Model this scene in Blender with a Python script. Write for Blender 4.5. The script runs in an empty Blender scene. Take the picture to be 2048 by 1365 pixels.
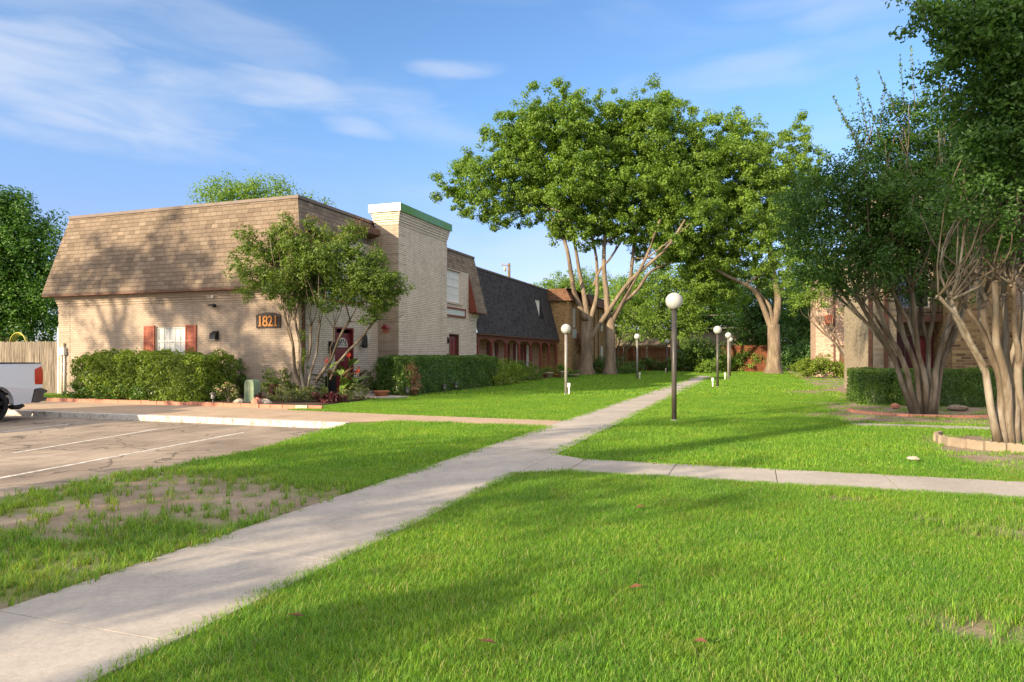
import bpy, math, random
import numpy as np
from mathutils import Vector
R = math.radians
random.seed(7); rng = np.random.default_rng(7)
sc = bpy.context.scene
# ---------------------------------------------------------------- camera, sky, sun, exposure
YAW = R(19.6); S, C = math.sin(YAW), math.cos(YAW)
cd = bpy.data.cameras.new('camera'); cam = bpy.data.objects.new('camera', cd); sc.collection.objects.link(cam)
cam.location = (0, 0, 1.5); cam.rotation_euler = (R(90), 0, YAW)
cd.lens = 24.0; cd.sensor_width = 36; cd.shift_y = 0.0149; cd.clip_end = 3000; sc.camera = cam
SUN_AZ, SUN_EL = R(30), R(18)           # light travels towards +Y turned SUN_AZ to +X
sd = bpy.data.lights.new('sun', 'SUN'); sd.energy = 4.2; sd.angle = R(0.6); sd.color = (1, .81, .56)
sun = bpy.data.objects.new('sun', sd); sc.collection.objects.link(sun)
_d = Vector((math.sin(SUN_AZ)*math.cos(SUN_EL), math.cos(SUN_AZ)*math.cos(SUN_EL), -math.sin(SUN_EL)))
sun.rotation_euler = _d.to_track_quat('-Z', 'Y').to_euler(); sun.location = (-30, -40, 30)
W = bpy.data.worlds.new('World'); sc.world = W; W.use_nodes = True
nt = W.node_tree; N = nt.nodes; L = nt.links; N.clear()
wo = N.new('ShaderNodeOutputWorld'); bg = N.new('ShaderNodeBackground'); bg.inputs[1].default_value = .113
sky = N.new('ShaderNodeTexSky'); sky.sky_type = 'NISHITA'; sky.sun_disc = False
sky.sun_elevation = SUN_EL; sky.sun_rotation = math.pi + SUN_AZ; sky.air_density = 1.0; sky.dust_density = .3; sky.ozone_density = 2.5
def wn(t, **k):
    n = N.new(t)
    for a, b in k.items(): setattr(n, a, b)
    return n
def wm(op, a, b=None, c=None):
    n = wn('ShaderNodeMath', operation=op)
    for i, v in enumerate((a, b, c)):
        if v is None: continue
        if isinstance(v, (int, float)): n.inputs[i].default_value = v
        else: L.new(v, n.inputs[i])
    return n.outputs[0]
tc = wn('ShaderNodeTexCoord'); sx = wn('ShaderNodeSeparateXYZ'); L.new(tc.outputs['Generated'], sx.inputs[0])
az = wm('ARCTAN2', sx.outputs[0], sx.outputs[1]); el = wm('ARCSINE', sx.outputs[2])
def wnoise(sa, se, scale, detail, off, dist=0.0):
    cx = wn('ShaderNodeCombineXYZ'); L.new(wm('MULTIPLY', az, sa), cx.inputs[0]); L.new(wm('MULTIPLY', el, se), cx.inputs[1]); cx.inputs[2].default_value = off
    n = wn('ShaderNodeTexNoise'); L.new(cx.outputs[0], n.inputs['Vector']); n.inputs['Scale'].default_value = scale
    n.inputs['Detail'].default_value = detail; n.inputs['Roughness'].default_value = .5; n.inputs['Distortion'].default_value = dist
    return n.outputs['Fac']
def wramp(v, lo, hi):
    n = wn('ShaderNodeMapRange', interpolation_type='SMOOTHSTEP'); L.new(v, n.inputs[0]); n.inputs[1].default_value = lo; n.inputs[2].default_value = hi
    return n.outputs[0]
def blob(a0, e0, ra, re, tilt=0.0):     # one soft cirrus patch at azimuth a0, elevation e0 (degrees)
    da = wm('SUBTRACT', az, R(a0)); de = wm('SUBTRACT', wm('SUBTRACT', el, R(e0)), wm('MULTIPLY', da, tilt))
    wob = wm('MULTIPLY', wm('SUBTRACT', wnoise(2.2, 9, 3.0, 6, a0, .5), .5), 2.6)
    q = wm('ADD', wm('POWER', wm('DIVIDE', da, R(ra)), 2.0), wm('POWER', wm('DIVIDE', de, R(re)), 2.0))
    return wramp(wm('ADD', wm('MULTIPLY', q, .6), wob), 1.15, -.55)
streak = wm('MULTIPLY', wramp(wnoise(1.2, 5.5, 2.0, 6, 3.1, .6), .5, .85), .32)
cl = streak
for a0, e0, ra, re, t, k in [(-54, 19, 13, 3.2, -.12, .62), (-56, 26, 12, 5, -.25, .36), (-37, 20.3, 10, 1.2, -.02, .6), (-24, 22.8, 3.4, .7, 0, .42),
                          (-51, 15.4, 10, 1.0, 0, .4), (-32, 18.2, 2.5, .8, -.1, .4), (-15.5, 6.2, 4.5, 1.5, 0, .95), (-26, 8.5, 14, 1.5, -.1, .3), (-40, 23, 20, 2.0, -.3, .3), (-12, 9, 9, 1.5, 0, .45), (6, 25, 7, 1.6, -.1, .3), (-2, 21, 10, 1.5, .1, .3)]:
    cl = wm('MAXIMUM', cl, wm('MULTIPLY', blob(a0, e0, ra, re, t), k))
hs = wn('ShaderNodeHueSaturation'); L.new(sky.outputs[0], hs.inputs['Color']); hs.inputs['Saturation'].default_value = 1.05; hs.inputs['Value'].default_value = 1.0
mix = wn('ShaderNodeMix', data_type='RGBA'); L.new(cl, mix.inputs[0]); hz = wn('ShaderNodeMix', data_type='RGBA', blend_type='MULTIPLY'); hz.inputs[0].default_value = 1
L.new(hs.outputs[0], hz.inputs[6]); rr_ = wn('ShaderNodeValToRGB'); L.new(wm('MULTIPLY', el, 3.0), rr_.inputs[0]); e_ = rr_.color_ramp.elements   # air near the horizon
e_[0].position = 0; e_[0].color = (.6, .60, .95, 1); e_[1].position = .5; e_[1].color = (.80, .72, .88, 1); e3 = e_.new(1.0); e3.color = (.82, .90, 1.0, 1); e4 = e_.new(.75); e4.color = (.86,.84,.95,1)
L.new(rr_.outputs[0], hz.inputs[7]); L.new(hz.outputs[2], mix.inputs[6]); mix.inputs[7].default_value = (3.1, 3.3, 3.75, 1)
# bright cloud added, unseen overhead and behind the photographer, to lighten the shade
fill_veil = wm('MAXIMUM', wramp(el, R(31), R(52)), wm('MULTIPLY', wramp(wm('MULTIPLY', sx.outputs[1], -1.0), -.1, .45), wramp(el, R(2), R(18))))
fill_veil = wm('MULTIPLY', fill_veil, wm('ADD', .62, wm('MULTIPLY', wnoise(1.0, 2.5, 2.5, 5, 8.2, .5), .5)))
vm = wn('ShaderNodeMix', data_type='RGBA'); L.new(fill_veil, vm.inputs[0]); L.new(mix.outputs[2], vm.inputs[6]); vm.inputs[7].default_value = (5.9, 5.5, 5.3, 1)
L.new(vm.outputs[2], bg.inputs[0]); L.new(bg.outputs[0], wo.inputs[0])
sc.view_settings.view_transform = 'Standard'; sc.view_settings.look = 'None'; sc.view_settings.exposure = 1.25; sc.view_settings.gamma = 1
sc.cycles.max_bounces = 6; sc.cycles.transparent_max_bounces = 8; sc.cycles.use_denoising = True
try: sc.cycles.denoiser = 'OPENIMAGEDENOISE'
except Exception: pass
# ---------------------------------------------------------------- helpers
FP = 1365.3
def at(px, py, D):                      # point of the place at depth D along that sight line
    l = (px-1024)/FP*D
    return Vector((l*C-D*S, l*S+D*C, 1.5-(py-713)/FP*D))
def gp(px, py, z=0.0):
    D = (1.5-z)*FP/(py-713); v = at(px, py, D); return (v.x, v.y)
def link(o): sc.collection.objects.link(o); return o
def tag(o, label=None, cat=None, group=None, kind=None):
    if label: o['label'] = label
    if cat: o['category'] = cat
    if group: o['group'] = group
    if kind: o['kind'] = kind
    return o
def thing(name, loc, label, cat, group=None):
    o = link(bpy.data.objects.new(name, None)); o.location = loc; o.empty_display_size = .2
    return tag(o, label, cat, group)
class MB:
    def __init__(s): s.v = []; s.f = []; s.m = []; s.sm = []
    def add(s, vs, fs, m=0, smooth=False):
        b = len(s.v); s.v += [tuple(p) for p in vs]
        for f in fs: s.f.append(tuple(b+i for i in f)); s.m.append(m); s.sm.append(smooth)
    def quad(s, *p, m=0): s.add(p, [tuple(range(len(p)))], m)
    def box(s, x0, x1, y0, y1, z0, z1, m=0):
        if x0 > x1: x0, x1 = x1, x0
        if y0 > y1: y0, y1 = y1, y0
        s.add([(x0,y0,z0),(x1,y0,z0),(x1,y1,z0),(x0,y1,z0),(x0,y0,z1),(x1,y0,z1),(x1,y1,z1),(x0,y1,z1)],
              [(0,3,2,1),(4,5,6,7),(0,1,5,4),(1,2,6,5),(2,3,7,6),(3,0,4,7)], m)
    def prism(s, poly, axis, a0, a1, m=0):      # poly of 2D points extruded along axis
        def P(u, w, a): return {'x': (a,u,w), 'y': (u,a,w), 'z': (u,w,a)}[axis]
        n = len(poly); v = [P(u,w,a0) for u,w in poly]+[P(u,w,a1) for u,w in poly]
        s.add(v, [tuple(range(n))[::-1], tuple(range(n,2*n))]+[(i,(i+1)%n,n+(i+1)%n,n+i) for i in range(n)], m)
    def tube(s, pts, rad, n=8, m=0, cap=True):
        pts = [Vector(p) for p in pts]; rings = []; up = Vector((.31,.17,.93)); b = len(s.v)
        if not hasattr(rad, '__len__'): rad = [rad]*len(pts)
        for i, p in enumerate(pts):
            t = (pts[min(i+1,len(pts)-1)]-pts[max(i-1,0)]).normalized()
            a = t.cross(up); 
            if a.length < .05: a = t.cross(Vector((1,0,0)))
            a.normalize(); c = t.cross(a)
            for k in range(n):
                th = 2*math.pi*k/n; s.v.append(tuple(p+(a*math.cos(th)+c*math.sin(th))*rad[i]))
        for i in range(len(pts)-1):
            for k in range(n):
                s.f.append((b+i*n+k, b+i*n+(k+1)%n, b+(i+1)*n+(k+1)%n, b+(i+1)*n+k)); s.m.append(m); s.sm.append(True)
        if cap:
            s.f.append(tuple(b+k for k in range(n))[::-1]); s.m.append(m); s.sm.append(False)
            e = b+(len(pts)-1)*n; s.f.append(tuple(e+k for k in range(n))); s.m.append(m); s.sm.append(False)
    def lathe(s, prof, c=(0,0,0), n=24, m=0, smooth=True):
        b = len(s.v)
        for r, z in prof:
            for k in range(n):
                th = 2*math.pi*k/n; s.v.append((c[0]+r*math.cos(th), c[1]+r*math.sin(th), c[2]+z))
        for i in range(len(prof)-1):
            for k in range(n):
                s.f.append((b+i*n+k, b+i*n+(k+1)%n, b+(i+1)*n+(k+1)%n, b+(i+1)*n+k)); s.m.append(m); s.sm.append(smooth)
        s.f.append(tuple(b+k for k in range(n))[::-1]); s.m.append(m); s.sm.append(False)
        e = b+(len(prof)-1)*n; s.f.append(tuple(e+k for k in range(n))); s.m.append(m); s.sm.append(False)
    def build(s, name, mats, parent=None, bevel=0):
        if not isinstance(mats, (list, tuple)): mats = [mats]
        me = bpy.data.meshes.new(name); me.from_pydata(s.v, [], s.f); me.update()
        for m in mats: me.materials.append(m)
        me.polygons.foreach_set('material_index', s.m); me.polygons.foreach_set('use_smooth', s.sm)
        uv = me.uv_layers.new(name='UVMap'); co = np.array(s.v, dtype=float); arr = np.zeros((len(me.loops), 2))
        for p in me.polygons:
            n = p.normal; h = math.hypot(n.x, n.y)
            if h < .25: t = np.array((1.,0,0)); bb = np.array((0,1.,0))
            else: t = np.array((-n.y/h, n.x/h, 0)); bb = np.cross(np.array(n), t); bb = bb if bb[2] > 0 else -bb
            for li in p.loop_indices:
                q = co[me.loops[li].vertex_index]; arr[li] = (q@t, q@bb)
        uv.data.foreach_set('uv', arr.ravel())
        o = link(bpy.data.objects.new(name, me))
        if parent is not None:
            o.parent = parent
            if parent.get('world_children'): o.location = -Vector(parent.location)
        if bevel:
            b = o.modifiers.new('bevel', 'BEVEL'); b.width = bevel; b.segments = 2; b.limit_method = 'ANGLE'
        return o
def wthing(name, loc, label, cat, group=None):      # a thing whose parts are written in place coordinates
    o = thing(name, loc, label, cat, group); o['world_children'] = 1; return o
def sub(o, child):                                   # make child a sub-part of part o (both in place coordinates)
    child.parent = o; child.location = (0,0,0); return child
def copy_tree(o, parent=None):
    c = link(o.copy()); c.parent = parent
    for ch in list(o.children): copy_tree(ch, c)
    return c
# ---------------------------------------------------------------- materials
def mat(name, col, rough=.8, spec=.3, metal=0.0):
    m = bpy.data.materials.new(name); m.use_nodes = True; b = m.node_tree.nodes['Principled BSDF']
    b.inputs['Base Color'].default_value = (*col, 1); b.inputs['Roughness'].default_value = rough
    b.inputs['Specular IOR Level'].default_value = spec; b.inputs['Metallic'].default_value = metal
    return m
class NT:
    def __init__(s, m): s.t = m.node_tree; s.b = s.t.nodes['Principled BSDF']; s.out = s.t.nodes['Material Output']
    def n(s, t, **k):
        x = s.t.nodes.new(t)
        for a, b in k.items(): setattr(x, a, b)
        return x
    def l(s, a, b): s.t.links.new(a, b)
    def coord(s, kind='Object'): return s.n('ShaderNodeTexCoord').outputs[kind]
    def pos(s): return s.n('ShaderNodeNewGeometry').outputs['Position']
    def noise(s, v, scale, detail=4, rough=.55, dist=0):
        x = s.n('ShaderNodeTexNoise'); s.l(v, x.inputs['Vector']); x.inputs['Scale'].default_value = scale; x.inputs['Detail'].default_value = detail
        x.inputs['Roughness'].default_value = rough; x.inputs['Distortion'].default_value = dist; return x.outputs['Fac']
    def mapping(s, v, scale=(1,1,1), loc=(0,0,0)):
        x = s.n('ShaderNodeMapping'); s.l(v, x.inputs[0]); x.inputs['Scale'].default_value = scale; x.inputs['Location'].default_value = loc; return x.outputs[0]
    def ramp(s, v, stops):
        x = s.n('ShaderNodeValToRGB'); s.l(v, x.inputs[0]); e = x.color_ramp.elements
        while len(e) < len(stops): e.new(.5)
        for i, (p, c) in enumerate(stops): e[i].position = p; e[i].color = (*c, 1) if hasattr(c, '__len__') else (c,c,c,1)
        return x.outputs[0]
    def mix(s, f, a, b, mode='MIX'):
        x = s.n('ShaderNodeMix', data_type='RGBA', blend_type=mode)
        for i, v in ((0, f), (6, a), (7, b)):
            if isinstance(v, (int, float)): x.inputs[i].default_value = v
            elif hasattr(v, '__len__'): x.inputs[i].default_value = (*v, 1)
            else: s.l(v, x.inputs[i])
        return x.outputs[2]
    def math(s, op, a, b):
        x = s.n('ShaderNodeMath', operation=op)
        for i, v in enumerate((a, b)):
            if isinstance(v, (int, float)): x.inputs[i].default_value = v
            else: s.l(v, x.inputs[i])
        return x.outputs[0]
    def bump(s, h, dist=.01, strength=.6):
        x = s.n('ShaderNodeBump'); s.l(h, x.inputs['Height']); x.inputs['Distance'].default_value = dist; x.inputs['Strength'].default_value = strength
        s.l(x.outputs[0], s.b.inputs['Normal'])
    def col(s, c): s.l(c, s.b.inputs['Base Color'])
def noisy(name, c1, c2, scale=4, rough=.85, bump=.004, detail=6, spec=.3, bscale=None):
    m = mat(name, c1, rough, spec); k = NT(m); p = k.coord('Object')
    k.col(k.ramp(k.noise(p, scale, detail), [(.3, c1), (.7, c2)]))
    if bump: k.bump(k.noise(p, bscale or scale*6, 4), bump)
    return m
def brickm(name, cols, mortar, bw=.21, bh=.072, ms=.009, big=.25, bumpd=.012, mort_s=.2):
    m = mat(name, cols[0], .9, .2); k = NT(m); uv = k.coord('UV')
    wob = k.noise(k.mapping(uv, (1.3, 5, 1)), 3, 3)
    vv = k.n('ShaderNodeVectorMath', operation='ADD'); k.l(uv, vv.inputs[0])
    cx = k.n('ShaderNodeCombineXYZ'); k.l(k.math('MULTIPLY', k.math('SUBTRACT', wob, .5), .006), cx.inputs[1]); k.l(cx.outputs[0], vv.inputs[1])
    b = k.n('ShaderNodeTexBrick'); k.l(vv.outputs[0], b.inputs['Vector']); b.inputs['Scale'].default_value = 1
    b.inputs['Brick Width'].default_value = bw; b.inputs['Row Height'].default_value = bh; b.inputs['Mortar Size'].default_value = ms
    b.inputs['Mortar Smooth'].default_value = mort_s; b.offset = .5
    b.inputs['Color1'].default_value = (0,0,0,1); b.inputs['Color2'].default_value = (1,1,1,1); b.inputs['Mortar'].default_value = (.5,.5,.5,1)
    n = len(cols); base = k.ramp(b.outputs['Color'], [(i/(n-1) if n > 1 else 0, c) for i, c in enumerate(cols)])
    weather = k.noise(k.mapping(uv, (1,1,1)), .9, 6, .6); base = k.mix(big, base, k.ramp(weather, [(.3, .55), (.7, 1.25)]), 'MULTIPLY')
    st = k.noise(k.mapping(uv, (2.2, .25, 1)), 2.0, 5); base = k.mix(.25, base, k.ramp(st, [(.35, .62), (.6, 1.1)]), 'MULTIPLY')
    k.col(k.mix(b.outputs['Fac'], base, mortar))
    h = k.math('SUBTRACT', k.math('ADD', k.math('MULTIPLY', b.outputs['Color'], .25), k.math('MULTIPLY', k.noise(uv, 60, 3), .25)), b.outputs['Fac'])
    k.bump(h, bumpd, .7); return m
def shinglem(name, cols, dark, bw=.30, bh=.20):
    m = mat(name, cols[0], .95, .15); k = NT(m); uv = k.coord('UV')
    b = k.n('ShaderNodeTexBrick'); k.l(uv, b.inputs['Vector']); b.inputs['Scale'].default_value = 1; b.offset = .37; b.squash = .8; b.squash_frequency = 3
    b.inputs['Brick Width'].default_value = bw; b.inputs['Row Height'].default_value = bh; b.inputs['Mortar Size'].default_value = .006; b.inputs['Mortar Smooth'].default_value = .3
    b.inputs['Color1'].default_value = (0,0,0,1); b.inputs['Color2'].default_value = (1,1,1,1); b.inputs['Mortar'].default_value = (.5,.5,.5,1)
    n = len(cols); base = k.ramp(b.outputs['Color'], [(i/(n-1), c) for i, c in enumerate(cols)])
    sp = k.n('ShaderNodeSeparateXYZ'); k.l(uv, sp.inputs[0])
    fr = k.math('FRACT', k.math('DIVIDE', sp.outputs[1], bh), 0)
    w = k.noise(uv, .7, 5); base = k.mix(.5, base, k.ramp(w, [(.3, .75), (.7, 1.2)]), 'MULTIPLY')
    base = k.mix(.35, base, k.ramp(k.noise(uv, 90, 2), [(.3, .6), (.7, 1.4)]), 'MULTIPLY')
    k.col(k.mix(k.math('MULTIPLY', b.outputs['Fac'], .7), base, dark))
    h = k.math('SUBTRACT', k.math('MULTIPLY', k.math('SUBTRACT', 1.0, fr), 1.0), k.math('MULTIPLY', b.outputs['Fac'], .6))
    k.bump(k.math('ADD', h, k.math('MULTIPLY', b.outputs['Color'], .35)), .022, .9); return m
def leafm(name, dark, light, trans=.35, rough=.45, hue=None, patch=None):
    m = mat(name, dark, rough, .35); k = NT(m); a = k.n('ShaderNodeAttribute'); a.attribute_name = 'tint'
    pn = k.noise(k.pos(), .55, 3); f = k.math('ADD', k.math('MULTIPLY', a.outputs['Fac'], .65), k.math('MULTIPLY', pn, .5))
    stops = [(.15, dark), (.95, light)]
    if hue: stops.append((1.0, hue)); stops[1] = (.8, light)
    c = k.ramp(f, stops)
    if patch: c = k.mix(k.ramp(k.noise(k.pos(), 2.2, 2), [(.58, 0), (.68, .8)]), c, patch)
    k.col(c)
    t = k.n('ShaderNodeBsdfTranslucent'); k.l(k.mix(1.0, c, (1.5, 1.7, .5), 'MULTIPLY'), t.inputs[0])
    x = k.n('ShaderNodeMixShader'); x.inputs[0].default_value = trans; k.l(k.b.outputs[0], x.inputs[1]); k.l(t.outputs[0], x.inputs[2]); k.l(x.outputs[0], k.out.inputs[0])
    return m
def barkm(name, c1, c2, c3, scale=3.0, bump=.03, vs=.25):
    m = mat(name, c1, .9, .2); k = NT(m); p = k.mapping(k.coord('Object'), (1,1,vs))
    f = k.noise(p, scale, 8, .65, .3); k.col(k.ramp(f, [(.3, c1), (.5, c2), (.68, c3)])); k.bump(k.noise(p, scale*5, 5), bump, .9); return m
M = {}
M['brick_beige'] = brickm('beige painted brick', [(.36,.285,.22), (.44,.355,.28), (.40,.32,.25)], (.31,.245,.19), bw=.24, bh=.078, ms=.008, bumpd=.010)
M['brick_side'] = brickm('beige brick with open joints lightened for shade', [(.66,.545,.43), (.80,.68,.55), (.72,.60,.48)], (.33,.265,.205), bw=.24, bh=.078, ms=.010, bumpd=.014)  # same paint as brick_beige, lightened to make up for shade on these faces
M['brick_red'] = brickm('red brick', [(0.260,0.104,0.065), (0.442,0.221,0.130), (0.546,0.351,0.221), (0.325,0.143,0.091)], (0.442,0.364,0.273), ms=.014, bh=.085)
M['brick_tan'] = brickm('tan brick', [(0.216,0.115,0.047), (0.446,0.263,0.101), (0.540,0.338,0.149), (0.324,0.189,0.074)], (0.270,0.189,0.108), bh=.085, ms=.012)
M['brick_pink'] = brickm('pink brick', [(.40,.20,.14), (.52,.34,.25), (.58,.42,.32), (.33,.16,.12)], (.52,.42,.34), bh=.085, ms=.014)
M['brick_brown'] = brickm('brown and gold banded brick', [(0.138,0.077,0.045), (0.350,0.225,0.106), (0.475,0.331,0.163), (0.213,0.119,0.062), (0.413,0.275,0.125)], (0.312,0.237,0.138), bw=.30, bh=.10, ms=.014)
M['brick_cream'] = brickm('cream brick', [(.31,.25,.17), (.40,.335,.24), (.24,.18,.12)], (.33,.28,.22), bh=.10, bw=.28, ms=.012)
M['shingle'] = shinglem('brown shingles', [(.14,.108,.08), (.215,.168,.125), (.175,.135,.10), (.25,.197,.148)], (.06,.042,.03), bw=.36, bh=.165)
M['shingle_dark'] = shinglem('charcoal shingles', [(.03,.029,.031), (.072,.069,.072), (.05,.048,.05)], (.01,.01,.012), bh=.16, bw=.22)
M['shingle_red'] = shinglem('red brown shingles', [(.11,.06,.035), (.19,.10,.06), (.15,.08,.05)], (.04,.02,.015), bh=.16, bw=.25)
M['flash'] = noisy('roof edge metal', (.13,.10,.085), (.19,.15,.125), 3, .6, 0)
M['trim_brown'] = noisy('brown trim paint', (.11,.05,.03), (.15,.07,.045), 5, .6, .002)
M['maroon'] = noisy('maroon paint', (.14,.014,.02), (.19,.026,.028), 4, .4, .001, spec=.4)
M['red_trim'] = noisy('red brown paint', (.17,.045,.03), (.23,.065,.042), 4, .6, .002)
M['shutter'] = noisy('brick red shutter paint', (.36,.10,.06), (.43,.14,.085), 4, .6, .001)
M['white'] = noisy('white paint', (.70,.68,.64), (.80,.78,.74), 4, .5, .001)
M['cap_white'] = noisy('white cap metal', (.72,.70,.66), (.78,.76,.72), 1, .45, 0)
M['cap_green'] = noisy('faded green cap metal', (.13,.30,.17), (.10,.24,.035), .45, .45, 0, detail=2)
M['panel'] = noisy('pale panel', (.50,.55,.50), (.56,.60,.55), 2, .6, 0)
M['black'] = noisy('black metal', (.012,.012,.013), (.02,.02,.02), 9, .45, 0)
M['glass'] = mat('window glass', (.05,.06,.07), .05, .8)
M['blind'] = noisy('white blinds', (.62,.62,.58), (.72,.72,.68), 3, .6, 0)
M['gold'] = mat('gilded numerals', (.50,.20,.03), .5, .4, .1)
M['sign'] = noisy('dark bronze board', (.02,.014,.01), (.035,.022,.014), 6, .35, 0)
M['concrete'] = None
def concrete(name, a, b, joint=None):
    m = mat(name, a, .92, .2); k = NT(m); p = k.pos(); c = k.ramp(k.noise(p, .8, 9, .62), [(.3, a), (.7, b)])
    c = k.mix(.5, c, k.ramp(k.noise(p, 26, 6, .7), [(.3, .72), (.7, 1.2)]), 'MULTIPLY')
    c = k.mix(.6, c, k.ramp(k.noise(p, 2.4, 6, .7, .8), [(.30, .70), (.5, 1.0)]), 'MULTIPLY')
    k.col(c); k.bump(k.noise(p, 70, 4, .7), .003, .6); return m
M['concrete'] = concrete('walk concrete', (.34,.305,.265), (.46,.415,.365))
M['apron'] = concrete('warm walk concrete', (.38,.28,.195), (.49,.365,.26))
M['kerb'] = None
def kerbm():
    m = mat('worn white kerb paint', (.7,.7,.66), .8, .2); k = NT(m); p = k.pos()
    f = k.ramp(k.noise(p, 7, 8, .75), [(.50, 0), (.62, 1)])
    k.col(k.mix(k.math('MULTIPLY', f, .75), (.54,.515,.47), (.17,.145,.12))); k.bump(k.noise(p, 20, 4), .008); return m
M['kerb'] = kerbm()
def asphalt():
    m = mat('worn parking surface', (.2,.2,.2), .9, .25); k = NT(m); p = k.pos()
    c = k.ramp(k.noise(p, .42, 8, .62, .6), [(.28, (.17,.135,.105)), (.45, (.28,.225,.175)), (.6, (.38,.305,.235)), (.75, (.46,.375,.29))])
    c = k.mix(.55, c, k.ramp(k.noise(k.mapping(p, (1,.35,1)), 1.6, 7, .7, 1.2), [(.35, .55), (.6, 1.1)]), 'MULTIPLY')
    c = k.mix(.7, c, k.ramp(k.noise(p, 60, 3, .8), [(.25, .5), (.75, 1.5)]), 'MULTIPLY')
    vo = k.n('ShaderNodeTexVoronoi', feature='DISTANCE_TO_EDGE'); wv = k.n('ShaderNodeVectorMath', operation='ADD'); k.l(p, wv.inputs[0]); nn = k.n('ShaderNodeTexNoise'); k.l(p, nn.inputs['Vector']); nn.inputs['Scale'].default_value = 1.6; nn.inputs['Detail'].default_value = 5
    k.l(nn.outputs['Color'], wv.inputs[1]); k.l(wv.outputs[0], vo.inputs['Vector']); vo.inputs['Scale'].default_value = .42
    c = k.mix(k.ramp(vo.outputs['Distance'], [(.004, .75), (.012, 0)]), c, (.07,.055,.045))
    c = k.mix(k.ramp(k.noise(p, 1.1, 5, .6), [(.64, 0), (.72, .6)]), c, (.09,.075,.06))
    k.col(c); k.bump(k.noise(p, 90, 3, .8), .006, .8); return m
M['asphalt'] = asphalt()
def paintm(name, col):
    m = mat(name, col, .8, .2); k = NT(m); p = k.pos()
    k.col(k.mix(k.ramp(k.noise(p, 9, 7, .75), [(.44, 0), (.62, .85)]), col, (.24,.19,.15))); return m
M['line'] = paintm('worn white line', (.66,.62,.56)); M['redline'] = paintm('worn red line', (.42,.07,.06))
def groundm():
    m = mat('turf soil', (.2,.15,.1), .95, .1); k = NT(m); p = k.pos(); a = k.n('ShaderNodeAttribute'); a.attribute_name = 'bare'
    soil = k.ramp(k.noise(p, 1.3, 9, .65), [(.3, (.20,.15,.105)), (.5, (.29,.225,.165)), (.72, (.39,.315,.24))])
    soil = k.mix(.5, soil, k.ramp(k.noise(p, 30, 5, .7), [(.3, .6), (.7, 1.25)]), 'MULTIPLY')
    g = k.ramp(k.noise(p, 3.0, 8, .7), [(.3, (.10,.15,.025)), (.7, (.17,.25,.04))])
    k.col(k.mix(k.math('ADD', a.outputs['Fac'], 0.0), g, soil)); k.bump(k.noise(p, 25, 5, .7), .02, .7); return m
M['ground'] = groundm()
M['mulch'] = noisy('dark mulch', (.05,.032,.02), (.12,.085,.06), 9, .95, .02)
M['dirt'] = noisy('sandy dirt', (.19,.135,.09), (.30,.225,.155), 2.4, .95, .012)
M['edge_red'] = noisy('pink red concrete edging', (.42,.17,.11), (.50,.24,.165), 5, .85, .004)
M['edge_grey'] = noisy('tan grey concrete edging', (.22,.17,.12), (.32,.255,.19), 5, .85, .004)
M['stone'] = noisy('pale rock', (.32,.27,.20), (.50,.44,.35), 9, .9, .01)
M['terracotta'] = noisy('terracotta', (.36,.14,.065), (.44,.19,.09), 6, .8, .002)
M['pot_pale'] = noisy('pale clay', (.42,.34,.26), (.52,.44,.35), 6, .8, .002)
def woodm(name, a, b, c, pw=.14):
    m = mat(name, a, .9, .15); k = NT(m); uv = k.coord('UV'); 
    st = k.noise(k.mapping(uv, (9, .5, 1)), 2.2, 7, .65); base = k.ramp(st, [(.36, a), (.5, b), (.64, c)])
    sp = k.n('ShaderNodeSeparateXYZ'); k.l(uv, sp.inputs[0]); fl = k.math('FLOOR', k.math('DIVIDE', sp.outputs[0], pw), 0)
    wn_ = k.n('ShaderNodeTexWhiteNoise', noise_dimensions='1D'); k.l(fl, wn_.inputs['W'])
    k.col(k.mix(.6, base, k.ramp(wn_.outputs['Value'], [(0, .6), (1, 1.25)]), 'MULTIPLY')); k.bump(st, .006, .5); return m
M['fence_grey'] = woodm('weathered pickets', (.07,.055,.042), (.19,.158,.125), (.30,.262,.215))
M['fence_brown'] = woodm('stained brown boards', (.10,.035,.018), (.16,.06,.03), (.21,.085,.045))
M['bark'] = barkm('sycamore like bark', (.11,.085,.06), (.20,.155,.11), (.31,.245,.175), 2.6, .06)
M['bark_cm'] = barkm('smooth crape myrtle bark', (.06,.044,.03), (.15,.118,.082), (.31,.275,.225), 3.2, .02, .22)
M['leaf_big'] = leafm('broad tree leaves', (.04,.10,.014), (.22,.34,.042), .36)
M['leaf_dark'] = leafm('dark glossy leaves', (.028,.08,.02), (.10,.20,.035), .30, .35)
M['leaf_bg'] = leafm('background leaves', (.065,.135,.02), (.24,.36,.055), .38)
M['leaf_conifer'] = leafm('bright feathery leaves', (.025,.085,.014), (.11,.23,.028), .28)
M['leaf_cm'] = leafm('crape myrtle leaves', (.045,.095,.014), (.165,.24,.038), .32, .45, (.26,.13,.07))
M['leaf_hedge'] = leafm('hedge leaves', (.075,.135,.016), (.24,.32,.04), .33, .35, (.30,.14,.06))
M['leaf_box'] = leafm('boxwood leaves', (.04,.10,.02), (.15,.25,.04), .24, .3)
M['leaf_var'] = leafm('variegated leaves', (.06,.09,.02), (.26,.28,.10), .25)
M['leaf_purple'] = leafm('purple leaves', (.05,.012,.02), (.14,.03,.035), .2)
M['leaf_dry'] = leafm('dry brown twigs', (.16,.085,.045), (.30,.17,.10), .2)
M['flower_red'] = leafm('red petals', (.50,.03,.02), (.75,.06,.03), .2)
M['flower_pink'] = leafm('pale pink petals', (.55,.30,.22), (.75,.55,.40), .2)
M['lamp_pole'] = noisy('dark bronze pole paint', (.055,.048,.042), (.09,.08,.07), 3, .38, .001, spec=.5)
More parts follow.
